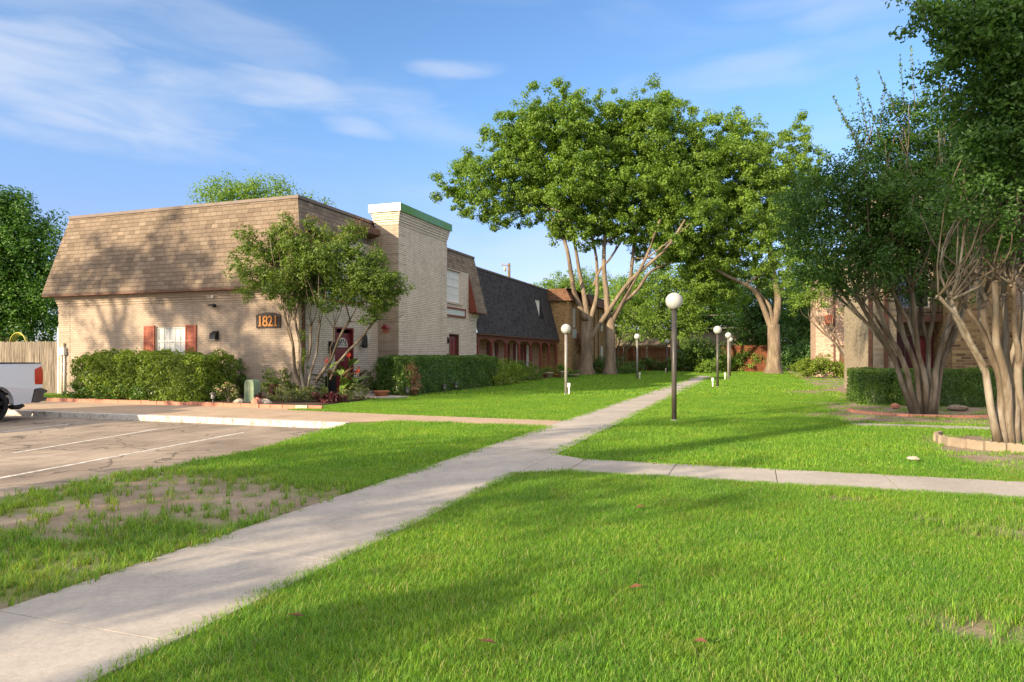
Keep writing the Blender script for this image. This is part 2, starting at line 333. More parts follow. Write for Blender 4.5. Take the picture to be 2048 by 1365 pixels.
M['lamp_pole_grey'] = noisy('silver grey pole paint', (.20,.19,.18), (.30,.28,.26), 3, .4, .001, spec=.5)
def globem():
    m = mat('frosted white globe', (.60,.60,.60), .4, .5); k = NT(m); k.b.inputs['Subsurface Weight'].default_value = .0
    t = k.n('ShaderNodeBsdfTranslucent'); t.inputs[0].default_value = (.6,.6,.58,1); x = k.n('ShaderNodeMixShader'); x.inputs[0].default_value = .35
    k.l(k.b.outputs[0], x.inputs[1]); k.l(t.outputs[0], x.inputs[2]); k.l(x.outputs[0], k.out.inputs[0]); return m
M['globe'] = globem()
M['carwhite'] = mat('white car paint', (.70,.72,.74), .25, .6); M['carwhite'].node_tree.nodes['Principled BSDF'].inputs['Coat Weight'].default_value = .6
M['rubber'] = noisy('tyre rubber', (.015,.015,.016), (.025,.025,.026), 12, .8, .002)
M['rim'] = mat('dark alloy', (.03,.032,.036), .3, .5, .7)
M['taillight'] = mat('red lens', (.55,.02,.012), .12, .7)
M['carglass'] = mat('tinted glass', (.012,.014,.016), .04, .8)
M['chrome'] = mat('chrome', (.65,.65,.65), .12, .5, 1.0)
M['ubox'] = noisy('green utility box paint', (.20,.27,.17), (.25,.32,.20), 5, .6, .001)
M['pvc'] = noisy('white plastic', (.66,.64,.58), (.74,.72,.66), 5, .5, 0)
M['hose'] = mat('yellow hose', (.42,.40,.06), .4, .4)
M['deadleaf'] = noisy('dead leaf', (.12,.05,.028), (.20,.09,.045), 20, .8, 0)
# ---------------------------------------------------------------- foliage
def leaves(name, pts, size, m, parent=None, outward=None, up=.35, aspect=.55, tint=None, jitter=.35, extra=None, fold=.18):
    """many small folded leaves, one mesh"""
    pts = np.asarray(pts, dtype=np.float32); n = len(pts)
    nor = rng.normal(size=(n,3)); nor /= np.linalg.norm(nor, axis=1)[:,None]
    if outward is not None: nor = nor*.75 + outward*.8
    nor[:,2] += up; nor /= np.linalg.norm(nor, axis=1)[:,None]
    a = np.cross(nor, rng.normal(size=(n,3))); a /= np.linalg.norm(a, axis=1)[:,None]; b = np.cross(nor, a)
    s = size*(1+rng.uniform(-jitter, jitter, n)); L_ = a*s[:,None]; Wd = b*(s*aspect)[:,None]; F_ = nor*(s*fold)[:,None]
    v = np.stack([pts-L_*.5, pts-Wd*.5+F_+L_*.05, pts+L_*.5, pts+Wd*.5+F_+L_*.05], 1).reshape(-1,3)
    idx = np.arange(n)*4; tri = np.stack([idx, idx+1, idx+2, idx, idx+2, idx+3], 1).reshape(-1)
    me = bpy.data.meshes.new(name); nf = n*2
    ev, ef = (np.zeros((0,3)), []) if extra is None else extra
    nv = len(v); allv = np.concatenate([v, np.asarray(ev, dtype=np.float32).reshape(-1,3)])
    eloops = [i+nv for f in ef for i in f]; etot = [len(f) for f in ef]
    me.vertices.add(len(allv)); me.vertices.foreach_set('co', allv.astype(np.float32).ravel())
    loops = np.concatenate([tri, np.array(eloops, dtype=np.int64)]).astype(np.int32)
    tot = np.concatenate([np.full(nf, 3), np.array(etot, dtype=np.int64)]).astype(np.int32)
    st = np.concatenate([[0], np.cumsum(tot)[:-1]]).astype(np.int32)
    me.loops.add(len(loops)); me.loops.foreach_set('vertex_index', loops)
    me.polygons.add(len(tot)); me.polygons.foreach_set('loop_start', st); me.polygons.foreach_set('loop_total', tot)
    t = rng.random(n) if tint is None else tint
    at_ = me.attributes.new('tint', 'FLOAT', 'POINT'); at_.data.foreach_set('value', np.concatenate([np.repeat(t, 4), np.full(len(allv)-nv, .1)]).astype(np.float32))
    me.materials.append(m); me.update(); me.validate()
    o = link(bpy.data.objects.new(name, me))
    if parent is not None:
        o.parent = parent
        if parent.get('world_children'): o.location = -Vector(parent.location)
    return o
def lobes_points(lobes, per_m3, puff_r, per_puff, shell=.45, flat=.75, grow=0.0):
    """leaf puffs spread through ellipsoids, more of them near the surface; returns points and outward directions"""
    P_, O_, T_ = [], [], []
    for (c, r) in lobes:
        c = np.array(c); r = np.array(r if hasattr(r, '__len__') else (r, r, r*.9)); vol = 4.19*r[0]*r[1]*r[2]
        k = max(4, int(vol*per_m3)); d = rng.normal(size=(k,3)); d /= np.linalg.norm(d, axis=1)[:,None]
        rad = rng.random(k)**shell*(1+rng.normal(0, .10, k)); pc = c+d*rad[:,None]*r
        pr = puff_r*rng.uniform(.6, 1.35, k); q = int(per_puff)
        dd = rng.normal(size=(k,q,3)); dd /= np.linalg.norm(dd, axis=2)[:,:,None]; rr = rng.random((k,q))**.5
        pp = pc[:,None,:]+dd*(rr*pr[:,None])[:,:,None]*np.array([1,1,flat]); P_.append(pp.reshape(-1,3)); O_.append(dd.reshape(-1,3)*.7+np.repeat(d,q,0)*.5)
        T_.append((np.repeat(rng.random(k)*.5, q)+rng.random(k*q)*.5))
    return np.concatenate(P_), np.concatenate(O_), np.concatenate(T_)
def limb(mb, p0, p1, r0, r1, sag=.12, seg=6, n=8, wig=.03, arc=None):
    p0, p1 = Vector(p0), Vector(p1); d = p1-p0; ln = d.length
    side = Vector((random.uniform(-1,1), random.uniform(-1,1), 0))*ln*sag if arc is None else Vector(arc)
    pts, rad = [], []
    for i in range(seg+1):
        t = i/seg; p = p0+d*t+side*math.sin(math.pi*t)
        if 0 < i < seg: p += Vector([random.gauss(0, wig*ln/ seg*1.5) for _ in range(3)])
        pts.append(p); rad.append(r0+(r1-r0)*t**.8)
    mb.tube(pts, rad, n); return pts
# ---------------------------------------------------------------- ground, lot, walks
def vnoise(x, y, s, seed=0):
    r = np.random.default_rng(seed+100); G = r.random((256,256)); x = np.asarray(x)/s+57.3; y = np.asarray(y)/s+91.7
    xi = np.floor(x).astype(int); yi = np.floor(y).astype(int); fx = x-xi; fy = y-yi; fx = fx*fx*(3-2*fx); fy = fy*fy*(3-2*fy)
    g = lambda a, b: G[a%256, b%256]
    return (g(xi,yi)*(1-fx)+g(xi+1,yi)*fx)*(1-fy)+(g(xi,yi+1)*(1-fx)+g(xi+1,yi+1)*fx)*fy
def fbm(x, y, s, seed=0): return .55*vnoise(x,y,s,seed)+.3*vnoise(x,y,s*.45,seed+1)+.15*vnoise(x,y,s*.2,seed+2)
def ss(x, a, b):
    t = np.clip((x-a)/(b-a), 0, 1); return t*t*(3-2*t)
LOTY = 13.12
def lot_edge(y): return -7.55-.85*ss(np.asarray(y, dtype=float), 8.5, 13.1)
PX0, PX1 = -4.17, -2.86                  # main walk
W2Y0, W2Y1 = 8.55, 9.66                  # right cross walk
def spot(x, y, cx, cy, rx, ry): return np.exp(-(((x-cx)/rx)**2+((y-cy)/ry)**2))
def bare(x, y):
    """0 = dense turf, 1 = open soil"""
    x = np.asarray(x, dtype=float); y = np.asarray(y, dtype=float); n = fbm(x, y, 1.1, 3); n2 = fbm(x, y, .45, 9)
    left = (x < -4.0)*(1-ss(y+.25*(x+5.5), 5.6, 7.8)); b = left*ss(n*.55+n2*.45, .40, .60)*.95+left*.30
    b = np.maximum(b, .9*(x < -4.0)*spot(x, y, -5.7, 5.0, 1.5, .55)); b = np.maximum(b, .8*spot(x, y, -6.3, 7.3, .6, .3)*(n2 > .4))
    rt = ss(x, .9, 3.2)*(1-ss(y, 7.6, 8.6))*.8; b = np.maximum(b, rt*ss(n*.5+n2*.5, .47, .66))
    for c in [(2.1,6.9,.7,.35),(2.6,5.0,.5,.4),(.75,3.15,.2,.10),(.9,7.9,.35,.16),(1.5,7.2,.3,.12),(3.2,8.0,.9,.2),(1.15,4.4,.3,.2)]:
        b = np.maximum(b, .95*spot(x, y, *c)*(.5+.9*n2))
    cm = ss(x+.35*(n-.5)*4, 2.5, 3.3)*ss(y, 9.9, 10.8)*(1-ss(y, 14.8, 15.6)); b = np.maximum(b, cm*.95)
    cm1 = ss(x+(n-.5)*2.2, .9, 2.0)*ss(y, 16.7, 17.6)*(1-ss(y, 23.5, 25.5)); b = np.maximum(b, cm1)
    b = np.maximum(b, 1.0*spot(x, y, 2.7, 31, 1.9, 3.0)); b = np.maximum(b, ss(x, 2.2, 3.0)*ss(y, 22, 24))
    b = np.maximum(b, .8*spot(x, y, 1.4, 12.2, .8, .22)*(n2+.3)); b = np.maximum(b, .7*spot(x, y, -2.4, 16.5, 1.5, .07))
    b = np.maximum(b, .75*ss(x, -1.5, 1.0)*spot(x*0, y, 0, 16.45, 1, .16)*(n > .42)); b = np.maximum(b, .8*spot(x, y, -9.5, 27.5, 1.6, .25))
    return np.clip(b, 0, 1)
def build_ground():
    xs = np.concatenate([[-1500,-300,-100,-60,-40], np.arange(-30,-7.7,.5), [-7.55], np.arange(-7.3,8,.16), np.arange(8,30,1.5), [40,100,300,1500]])
    ys = np.concatenate([[-1500,-200,-40,-10], np.arange(-4,LOTY-.1,.2), [LOTY], np.arange(LOTY+.2,30,.25), np.arange(30,80,1.0), [90,200,500,2500]])
    nx, ny = len(xs), len(ys); X, Y = np.meshgrid(xs, ys); Xs = X.copy()
    col = np.isclose(xs, -7.55); Xs[:, col] = lot_edge(Y[:, col])
    k = (X > -9) & (X < -7.6); Xs[k] = np.minimum(Xs[k], lot_edge(Y[k])-.02)
    v = np.stack([Xs, Y, np.zeros_like(X)], 2).reshape(-1,3); f = []
    for j in range(ny-1):
        for i in range(nx-1):
            if xs[i] < -7.56 and ys[j] < LOTY-.01: continue
            f.append((j*nx+i, j*nx+i+1, (j+1)*nx+i+1, (j+1)*nx+i))
    me = bpy.data.meshes.new('lawn'); me.from_pydata(v.tolist(), [], f); me.update()
    b = bare(v[:,0], v[:,1]); a = me.attributes.new('bare', 'FLOAT', 'POINT'); a.data.foreach_set('value', b.astype(np.float32)); me.materials.append(M['ground'])
    tag(link(bpy.data.objects.new('lawn', me)), kind='structure')
build_ground()
def structure(name, mb, m, bevel=0): return tag(mb.build(name, m, None, bevel), kind='structure')
mb = MB(); mb.quad((-1500,-1500,-.13),(-7.3,-1500,-.13),(-7.3,LOTY+.2,-.13),(-1500,LOTY+.2,-.13)); structure('parking_lot', mb, M['asphalt'])
mb = MB()
for (x0,y0),(x1,y1) in [((-10.3,11.86),(-9.35,5.2)),((-12.6,11.75),(-11.75,8.0)),((-15.55,11.9),(-14.95,8.6)),((-18.6,11.9),(-17.9,8.0)),((-21.6,11.9),(-20.9,8.0))]:
    d = Vector((x1-x0, y1-y0, 0)).normalized(); s_ = Vector((-d.y, d.x, 0))*.05; a, b = Vector((x0,y0,-.126)), Vector((x1,y1,-.126))
    mb.quad(a-s_, b-s_, b+s_, a+s_)
structure('parking_lines', mb, M['line'])
mb = MB()
for y0, y1, m_ in [(4.9, 6.3, 1), (6.4, 7.6, 0), (11.4,12.4,0)]:
    for k in range(6):
        a = y0+(y1-y0)*k/6; b = y0+(y1-y0)*(k+1)/6; mb.quad((lot_edge(a)-.12,a,-.124),(lot_edge(a)-.01,a,-.124),(lot_edge(b)-.01,b,-.124),(lot_edge(b)-.12,b,-.124), m=m_)
structure('lot_edge_paint', mb, [M['line'], M['redline']])
mb = MB(); n = 60                            # raised kerb, chipped white paint
for i in range(n):
    xa, xb = -40+i*(31.4/n), -40+(i+1)*(31.4/n); mb.box(xa+.002, xb-.002, LOTY-.02, LOTY+.17, -.2, .014)
structure('kerb', mb, M['kerb'], .012)
mb = MB()
for i in range(20):
    y0 = -4.75+i*1.5
    mb.box(PX0, PX1, y0+.003, y0+1.497, -.1, .014)
for i in range(18):
    y0 = 25.25+i*1.5; mb.box(PX0, PX1, y0+.003, y0+1.497, -.1, .014)
mb.prism([(PX1+.004,8.2),(PX1+.55,8.545),(PX1+.55,9.66),(PX1+.004,10.0)], 'z', -.1, .012)
mb.prism([(PX0,52.3),(PX1+1.5,54.3),(PX1+1.2,55.6),(PX0-1.0,53.6)], 'z', -.1, .012)
structure('main_path', mb, M['concrete'], .002)
mb = MB(); x = PX1+.56
for i in range(14): mb.box(x+.005, x+1.27, W2Y0, W2Y1, -.1, .014); x += 1.275
structure('cross_path', mb, M['concrete'], .004)
mb = MB()
mb.prism([(-4.175,13.75),(-4.175,15.2),(-4.8,15.28),(-7.9,15.4),(-7.9,13.95),(-5.0,13.95)], 'z', -.1, .0145)
mb.prism([(-7.91,13.95),(-7.91,15.4),(-12.2,15.75),(-12.2,LOTY+.175),(-8.7,LOTY+.175)], 'z', -.1, .0145)
x = -12.21
for i in range(9): mb.box(x-2.9, x-.012, LOTY+.175, 16.12, -.1, .0145); x -= 2.91
structure('front_walk', mb, M['apron'])
mb = MB(); mb.box(2.0, 16, 16.3, 16.95, -.1, .012); structure('far_path', mb, M['concrete'])
mb = MB(); mb.prism([(-22.2,16.25),(-12.6,16.2),(-12.5,16.9),(-12.6,20.5),(-12.1,22.4),(-12.0,32.5),(-14.9,35.5),(-14.9,19.8),(-22.4,19.8)], 'z', -.1, .03)
mb.prism([(-14.9,35.7),(-13.2,35.7),(-13.3,47),(-14.9,47)], 'z', -.1, .03); structure('planting_bed', mb, M['mulch'])
mb = MB(); mb.prism([(-14.8,21.9),(-12.3,20.9),(-11.8,22.1),(-14.8,23.3)], 'z', -.1, .05); structure('entry_path', mb, M['concrete'])
# ---------------------------------------------------------------- turf blades
def turf_ok(x, y):
    ed = .10*(fbm(x, y, .35, 21)-.5)
    ok = ~((x < lot_edge(y)+.02) & (y < LOTY+.15))
    ok &= ~((x > PX0+.05+ed) & (x < PX1-.05-ed) & (y < 54)); ok &= ~((x > PX1-.1) & (y > W2Y0+.03+ed) & (y < W2Y1-.03-ed))
    ok &= ~((x > PX1-.1) & (x < PX1+.5) & (y > 8.25+(x-PX1)*.6) & (y < 9.98-(x-PX1)*.55))
    ok &= ~((x < PX0+.1) & (x > -8.2) & (y > 13.98) & (y < 15.22+(-4.2-x)*.05)); ok &= ~((x < -7.8) & (y > 12.9) & (y < 15.35+(-x-7.9)*.09) & (x > -12.6))
    ok &= ~((x <= -12.2) & (y < 16.15) & (y > 12.9)); ok &= ~((x < -12.15) & (x > -22.3) & (y > 16.0) & (y < 20))
    ok &= ~((x < -12.45) & (y >= 19.5) & (y < 23)); ok &= ~((x < -11.9) & (y > 20.9) & (y < 22.3)); ok &= ~((x < -12.25) & (y >= 23) & (y < 33.0)); ok &= ~((x < -13.0) & (y >= 33) & (y < 70))
    ok &= ~((x > 2.0) & (y > 16.3) & (y < 16.95))
    return ok
def in_view(x, y, m=0.06):
    D = -x*S+y*C; l = x*C+y*S; return (D > 1.6) & (np.abs(l)/np.maximum(D, .1) < .75+m+1.2/np.maximum(D, .5))
def blade_patch(nb, rad, h, w, lean=.5, seed=0, straw=.06):
    r = np.random.default_rng(seed); v, f, t = [], [], []
    for i in range(nb):
        a = r.random()*6.283; q = rad*math.sqrt(r.random()); x, y = q*math.cos(a), q*math.sin(a); hh = h*r.uniform(.55, 1.25); az_ = r.random()*6.283; le = hh*lean*r.uniform(.2, 1.3)
        dx, dy = math.cos(az_), math.sin(az_); sx_, sy_ = -dy*w*.5, dx*w*.5; b = len(v)
        v += [(x-sx_,y-sy_,0),(x+sx_,y+sy_,0),(x+sx_*.75+dx*le*.35,y+sy_*.75+dy*le*.35,hh*.6),(x-sx_*.75+dx*le*.35,y-sy_*.75+dy*le*.35,hh*.6),(x+dx*le,y+dy*le,hh)]
        f += [(b,b+1,b+2,b+3),(b+3,b+2,b+4)]; tt = r.random()*.9 if r.random() > straw else 1.0; t += [tt]*5
    return np.array(v), f, np.array(t)
def scatter(name, temps, P, rz, scl, idx, m):
    """one object: leaf-blade templates plus scatter points; a node tree sets one clump on each point"""
    V, F, T, TID = [], [], [], []; nb = 0
    for k, (v, f, t) in enumerate(temps):
        V.append(v); F += [tuple(i+nb for i in g) for g in f]; T.append(t); TID.append(np.full(len(v), k+1)); nb += len(v)
    V.append(P); T.append(np.zeros(len(P))); TID.append(100+1+idx); V = np.concatenate(V); T = np.concatenate(T); TID = np.concatenate(TID)
    RZ = np.concatenate([np.zeros(nb), rz]); SC = np.concatenate([np.ones(nb), scl])
    me = bpy.data.meshes.new(name); me.from_pydata(V.tolist(), [], F); me.materials.append(m)
    for nm, ar, ty in (('tint', T, 'FLOAT'), ('rz', RZ, 'FLOAT'), ('scl', SC, 'FLOAT'), ('tid', TID, 'INT')):
        a = me.attributes.new(nm, ty, 'POINT'); a.data.foreach_set('value', ar.astype(np.int32 if ty == 'INT' else np.float32))
    me.update(); o = link(bpy.data.objects.new(name, me))
    ng = bpy.data.node_groups.new(name+'_nodes', 'GeometryNodeTree'); ng.interface.new_socket('Geometry', in_out='INPUT', socket_type='NodeSocketGeometry'); ng.interface.new_socket('Geometry', in_out='OUTPUT', socket_type='NodeSocketGeometry')
    gi = ng.nodes.new('NodeGroupInput'); go = ng.nodes.new('NodeGroupOutput'); jo = ng.nodes.new('GeometryNodeJoinGeometry'); ln = ng.links.new
    def named(nm, ty): x = ng.nodes.new('GeometryNodeInputNamedAttribute'); x.data_type = ty; x.inputs[0].default_value = nm; return x.outputs[0]
    tid, rzn, sn = named('tid', 'INT'), named('rz', 'FLOAT'), named('scl', 'FLOAT')
    def sep(k):
        c = ng.nodes.new('FunctionNodeCompare'); c.data_type = 'INT'; c.operation = 'EQUAL'; ln(tid, c.inputs[2]); c.inputs[3].default_value = k
        s_ = ng.nodes.new('GeometryNodeSeparateGeometry'); s_.domain = 'POINT'; ln(gi.outputs[0], s_.inputs[0]); ln(c.outputs[0], s_.inputs[1]); return s_.outputs[0]
    cx = ng.nodes.new('ShaderNodeCombineXYZ'); ln(rzn, cx.inputs[2])
    for k in range(len(temps)):
        mp = ng.nodes.new('GeometryNodeMeshToPoints'); ln(sep(101+k), mp.inputs[0]); ip = ng.nodes.new('GeometryNodeInstanceOnPoints')
        ln(mp.outputs[0], ip.inputs['Points']); ln(sep(k+1), ip.inputs['Instance']); ln(cx.outputs[0], ip.inputs['Rotation']); ln(sn, ip.inputs['Scale']); ln(ip.outputs[0], jo.inputs[0])
    ln(jo.outputs[0], go.inputs[0]); md = o.modifiers.new('scatter', 'NODES'); md.node_group = ng
    return tag(o, kind='stuff')
def grassm():
    m = mat('turf blades', (.06,.13,.02), .5, .3); k = NT(m); a = k.n('ShaderNodeAttribute'); a.attribute_name = 'tint'; p = k.pos()
    c = k.ramp(a.outputs['Fac'], [(0, (.075,.20,.024)), (.5, (.175,.37,.038)), (.92, (.32,.52,.065)), (.97, (.46,.44,.20))])
    c = k.mix(.55, c, k.ramp(k.noise(p, .7, 5, .65), [(.32, (.50,.72,.75)), (.7, (1.35,1.14,.95))]), 'MULTIPLY')
    c = k.mix(k.ramp(k.noise(p, 1.9, 5, .7), [(.54, 0), (.72, .5)]), c, (.25,.27,.06)); k.col(c)
    t = k.n('ShaderNodeBsdfTranslucent'); k.l(k.mix(1.0, c, (1.75,1.4,.4), 'MULTIPLY'), t.inputs[0])
    x = k.n('ShaderNodeMixShader'); x.inputs[0].default_value = .42; k.l(k.b.outputs[0], x.inputs[1]); k.l(t.outputs[0], x.inputs[2]); k.l(x.outputs[0], k.out.inputs[0]); return m
M['grass'] = grassm()
def scatter_pts(x0, x1, y0, y1, step, dmin, dmax, thin=1.0):
    gx, gy = np.meshgrid(np.arange(x0, x1, step), np.arange(y0, y1, step)); x = gx.ravel()+rng.uniform(-.6, .6, gx.size)*step; y = gy.ravel()+rng.uniform(-.6, .6, gx.size)*step
    D = -x*S+y*C; k = in_view(x, y) & (D > dmin) & (D < dmax) & turf_ok(x, y); x, y = x[k], y[k]
    b = bare(x, y); p = 1-b; cl = fbm(x, y, .16, 40); keep = rng.random(len(x)) < np.where(b > .3, np.clip((p-.0)*1.0, 0, 1)*ss(cl, .36, .54)*1.5+.10, p+.05)*thin
    return x[keep], y[keep], b[keep]
fine = [blade_patch(48, .09, .040, .0038, 1.05, s) for s in range(5)]+[blade_patch(20, .035, .08, .005, 1.2, 11, .12)]
mid = [blade_patch(66, .19, .046, .0075, .9, 20+s, .04) for s in range(4)]
far = [blade_patch(70, .50, .065, .026, .7, 30+s, .03) for s in range(3)]
x, y, b = scatter_pts(-14, 9, 1.2, 12, .062, 1.6, 9.0); idx = np.where(b > .25, np.where(rng.random(len(x)) < .75, 5, 2), rng.integers(0, 5, len(x)))
scatter('lawn_grass', fine, np.stack([x, y, np.zeros(len(x))], 1), rng.random(len(x))*6.283, rng.uniform(.75, 1.2, len(x)), idx, M['grass'])
x, y, b = scatter_pts(-32, 26, 6, 32, .15, 8.8, 26); idx = rng.integers(0, 4, len(x))
scatter('lawn_grass', mid, np.stack([x, y, np.zeros(len(x))], 1), rng.random(len(x))*6.283, rng.uniform(.8, 1.2, len(x)), idx, M['grass'])
x, y, b = scatter_pts(-32, 45, 20, 80, .40, 25.5, 80); idx = rng.integers(0, 3, len(x))
scatter('lawn_grass', far, np.stack([x, y, np.zeros(len(x))], 1), rng.random(len(x))*6.283, rng.uniform(.7, 1.1, len(x)), idx, M['grass'])
# ---------------------------------------------------------------- buildings
def wall(mb, axis, c, u0, u1, z0, z1, holes=(), rev=.12, inward=1, m=0):
    """wall sheet on plane axis=c with real openings and their reveals"""
    us = sorted({u0, u1, *[h[0] for h in holes], *[h[1] for h in holes]}); zs = sorted({z0, z1, *[h[2] for h in holes], *[h[3] for h in holes]})
    def P(u, z, o=0): return (u, c+o, z) if axis == 'y' else (c+o, u, z)
    for i in range(len(us)-1):
        for j in range(len(zs)-1):
            a, b, lo, hi = us[i], us[i+1], zs[j], zs[j+1]; mu, mz = (a+b)/2, (lo+hi)/2
            if any(h[0] < mu < h[1] and h[2] < mz < h[3] for h in holes): continue
            q = [P(a,lo), P(b,lo), P(b,hi), P(a,hi)]
            mb.quad(*(q if axis == 'y' else q), m=m)
    for a, b, lo, hi in holes:
        o = rev*inward
        mb.quad(P(a,lo), P(a,lo,o), P(a,hi,o), P(a,hi), m=m); mb.quad(P(b,lo), P(b,hi), P(b,hi,o), P(b,lo,o), m=m)
        mb.quad(P(a,hi), P(a,hi,o), P(b,hi,o), P(b,hi), m=m); mb.quad(P(a,lo), P(b,lo), P(b,lo,o), P(a,lo,o), m=m)
def lb(mb, axis, c, u0, u1, z0, z1, o0, o1, m=0):       # box given along a wall: o0..o1 measured from the wall plane
    if axis == 'y': mb.box(u0, u1, c+o0, c+o1, z0, z1, m)
    else: mb.box(c+o0, c+o1, u0, u1, z0, z1, m)
def window(parent, axis, c, u0, u1, z0, z1, inn, cols, rows, fm='white', gm='blind', out=None, name='window', gcols=None):
    """inn: sign of the inward direction"""
    mb = MB(); t = .05; a, b = .05*inn, .11*inn
    for (x0,x1,y0,y1) in [(u0,u0+t,z0,z1),(u1-t,u1,z0,z1),(u0+t,u1-t,z0,z0+t),(u0+t,u1-t,z1-t,z1)]: lb(mb, axis, c, x0, x1, y0, y1, a, b)
    zm = (z0+z1)/2
    if rows > 1: lb(mb, axis, c, u0+t, u1-t, zm-.025, zm+.025, .06*inn, .10*inn)
    f = mb.build(name, M[fm], parent); g = MB(); lb(g, axis, c, u0+t, u1-t, z0+t, z1-t, .092*inn, .094*inn); sub(f, g.build('pane', M[gm]))
    g = MB(); n = gcols or cols
    for i in range(1, n):
        u = u0+t+(u1-u0-2*t)*i/n; lb(g, axis, c, u-.012, u+.012, z0+t, z1-t, .07*inn, .09*inn)
    if rows > 2:
        for i in range(1, rows):
            z = z0+(z1-z0)*i/rows
            if abs(z-zm) > .06: lb(g, axis, c, u0+t, u1-t, z-.012, z+.012, .071*inn, .089*inn)
    sub(f, g.build('glazing_bars', M[fm])); return f
def shutter(parent, axis, c, u0, u1, z0, z1, out, m='shutter'):
    mb = MB(); t = .05
    lb(mb, axis, c, u0, u1, z0, z1, .004*out, .02*out)
    for (x0,x1,y0,y1) in [(u0,u0+t,z0,z1),(u1-t,u1,z0,z1),(u0+t,u1-t,z0,z0+t),(u0+t,u1-t,z1-t,z1),(u0+t,u1-t,(z0+z1)/2-.03,(z0+z1)/2+.03)]: lb(mb, axis, c, x0, x1, y0, y1, .02*out, .055*out)
    n = int((z1-z0)/.055)
    for i in range(n):
        z = z0+t+(z1-z0-2*t)*(i+.15)/n; lb(mb, axis, c, u0+t, u1-t, z, z+.028, .018*out, .045*out)
    return mb.build('shutter', M[m], parent)
def door(parent, axis, c, u0, u1, z0, z1, inn, m='maroon', panels=((.12,.45),(.52,.92)), name='door'):
    mb = MB(); lb(mb, axis, c, u0, u1, z0, z1, .10*inn, .15*inn)
    w = (u1-u0)
    for (p, q) in panels:
        for s0, s1 in ((.12,.46),(.54,.88)):
            a, b, lo, hi = u0+w*s0, u0+w*s1, z0+(z1-z0)*p, z0+(z1-z0)*q; e = .02
            for (x0,x1,y0,y1) in [(a,a+e,lo,hi),(b-e,b,lo,hi),(a+e,b-e,lo,lo+e),(a+e,b-e,hi-e,hi)]: lb(mb, axis, c, x0, x1, y0, y1, .085*inn, .10*inn)
    d = mb.build(name, M[m], parent); h = MB(); uu = u1-.09; lb(h, axis, c, uu-.03, uu+.03, z0+.95, z0+1.01, .04*inn, .085*inn); sub(d, h.build('handle', M['black'])); return d
def frame(parent, axis, c, u0, u1, z0, z1, inn, t=.07, m='maroon'):
    mb = MB()
    for (x0,x1,y0,y1) in [(u0,u0+t,z0,z1),(u1-t,u1,z0,z1),(u0+t,u1-t,z1-t,z1)]: lb(mb, axis, c, x0, x1, y0, y1, -.02*inn, .16*inn)
    return mb.build('door_frame', M[m], parent)
def cyl_between(mb, a, b, r, n=8): mb.tube([a, b], r, n)
# ---- beige end block -------------------------------------------------------
XS, YF, YE, XL = -14.9, 19.8, 35.8, -26.44
B = wthing('brick_townhouse', (-20, 27, 0), 'beige painted brick townhouse block with brown shingled mansard roof and tall corner tower', 'building')
w = MB(); ZT = 3.86
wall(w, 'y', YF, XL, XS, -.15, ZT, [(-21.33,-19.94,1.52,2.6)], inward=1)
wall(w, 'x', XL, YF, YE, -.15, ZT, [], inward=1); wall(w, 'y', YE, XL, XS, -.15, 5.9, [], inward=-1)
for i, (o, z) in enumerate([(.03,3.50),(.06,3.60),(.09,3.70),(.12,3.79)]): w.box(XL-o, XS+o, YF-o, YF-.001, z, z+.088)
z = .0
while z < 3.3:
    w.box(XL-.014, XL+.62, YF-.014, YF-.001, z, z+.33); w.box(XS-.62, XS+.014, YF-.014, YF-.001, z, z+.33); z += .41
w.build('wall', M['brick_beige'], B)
w = MB()
H2 = [(21.98,23.22,.15,2.61), (21.7,23.0,4.25,5.75)]; H3 = [(32.14,33.36,.15,2.68), (31.7,33.55,4.36,6.0)]
wall(w, 'x', XS, YF, YE, -.15, 3.9, [H2[0], H3[0]], inward=-1)
for a, b, h in [(20.85, 25.2, H2[1]), (29.8, 34.75, H3[1])]: wall(w, 'x', XS, a, b, 3.9, 6.05, [h], inward=-1)
for o, z in [(.03,3.5),(.06,3.6),(.09,3.7),(.12,3.79)]: w.box(XS+.001, XS+o, 34.8, YE+o, z, z+.088); w.box(XS+.001, XS+o, YF-.001, 20.8, z, z+.088)
z = .0
while z < 3.3: w.box(XS+.001, XS+.014, YE-.62, YE+.014, z, z+.33); w.box(XS+.001, XS+.014, YF, YF+.62, z, z+.33); z += .41
w.box(XS+.002, XS+.07, 31.5, 33.8, 4.24, 4.33)
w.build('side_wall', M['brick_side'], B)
w = MB(); TX, TY0, TY1 = -13.94, 25.1, 29.8; TL = -15.05
for (a,b,c_,d) in [((TL,TY0),(TX,TY0),0,0),((TX,TY0),(TX,TY1),0,0),((TX,TY1),(TL,TY1),0,0),((TL,TY1),(TL,TY0),0,0)]:
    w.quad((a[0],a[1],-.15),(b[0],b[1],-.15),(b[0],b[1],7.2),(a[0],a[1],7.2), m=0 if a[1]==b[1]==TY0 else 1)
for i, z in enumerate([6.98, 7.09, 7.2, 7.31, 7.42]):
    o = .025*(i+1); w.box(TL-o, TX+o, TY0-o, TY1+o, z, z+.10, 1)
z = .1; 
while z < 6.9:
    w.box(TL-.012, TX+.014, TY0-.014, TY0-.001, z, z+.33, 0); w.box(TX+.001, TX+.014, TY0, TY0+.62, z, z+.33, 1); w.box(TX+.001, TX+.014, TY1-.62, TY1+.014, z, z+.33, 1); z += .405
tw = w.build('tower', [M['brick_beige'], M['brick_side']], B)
w = MB(); w.box(TL-.2, TX+.20, TY0-.20, TY0-.16, 7.5, 7.83); sub(tw, w.build('cap_front', M['cap_white']))
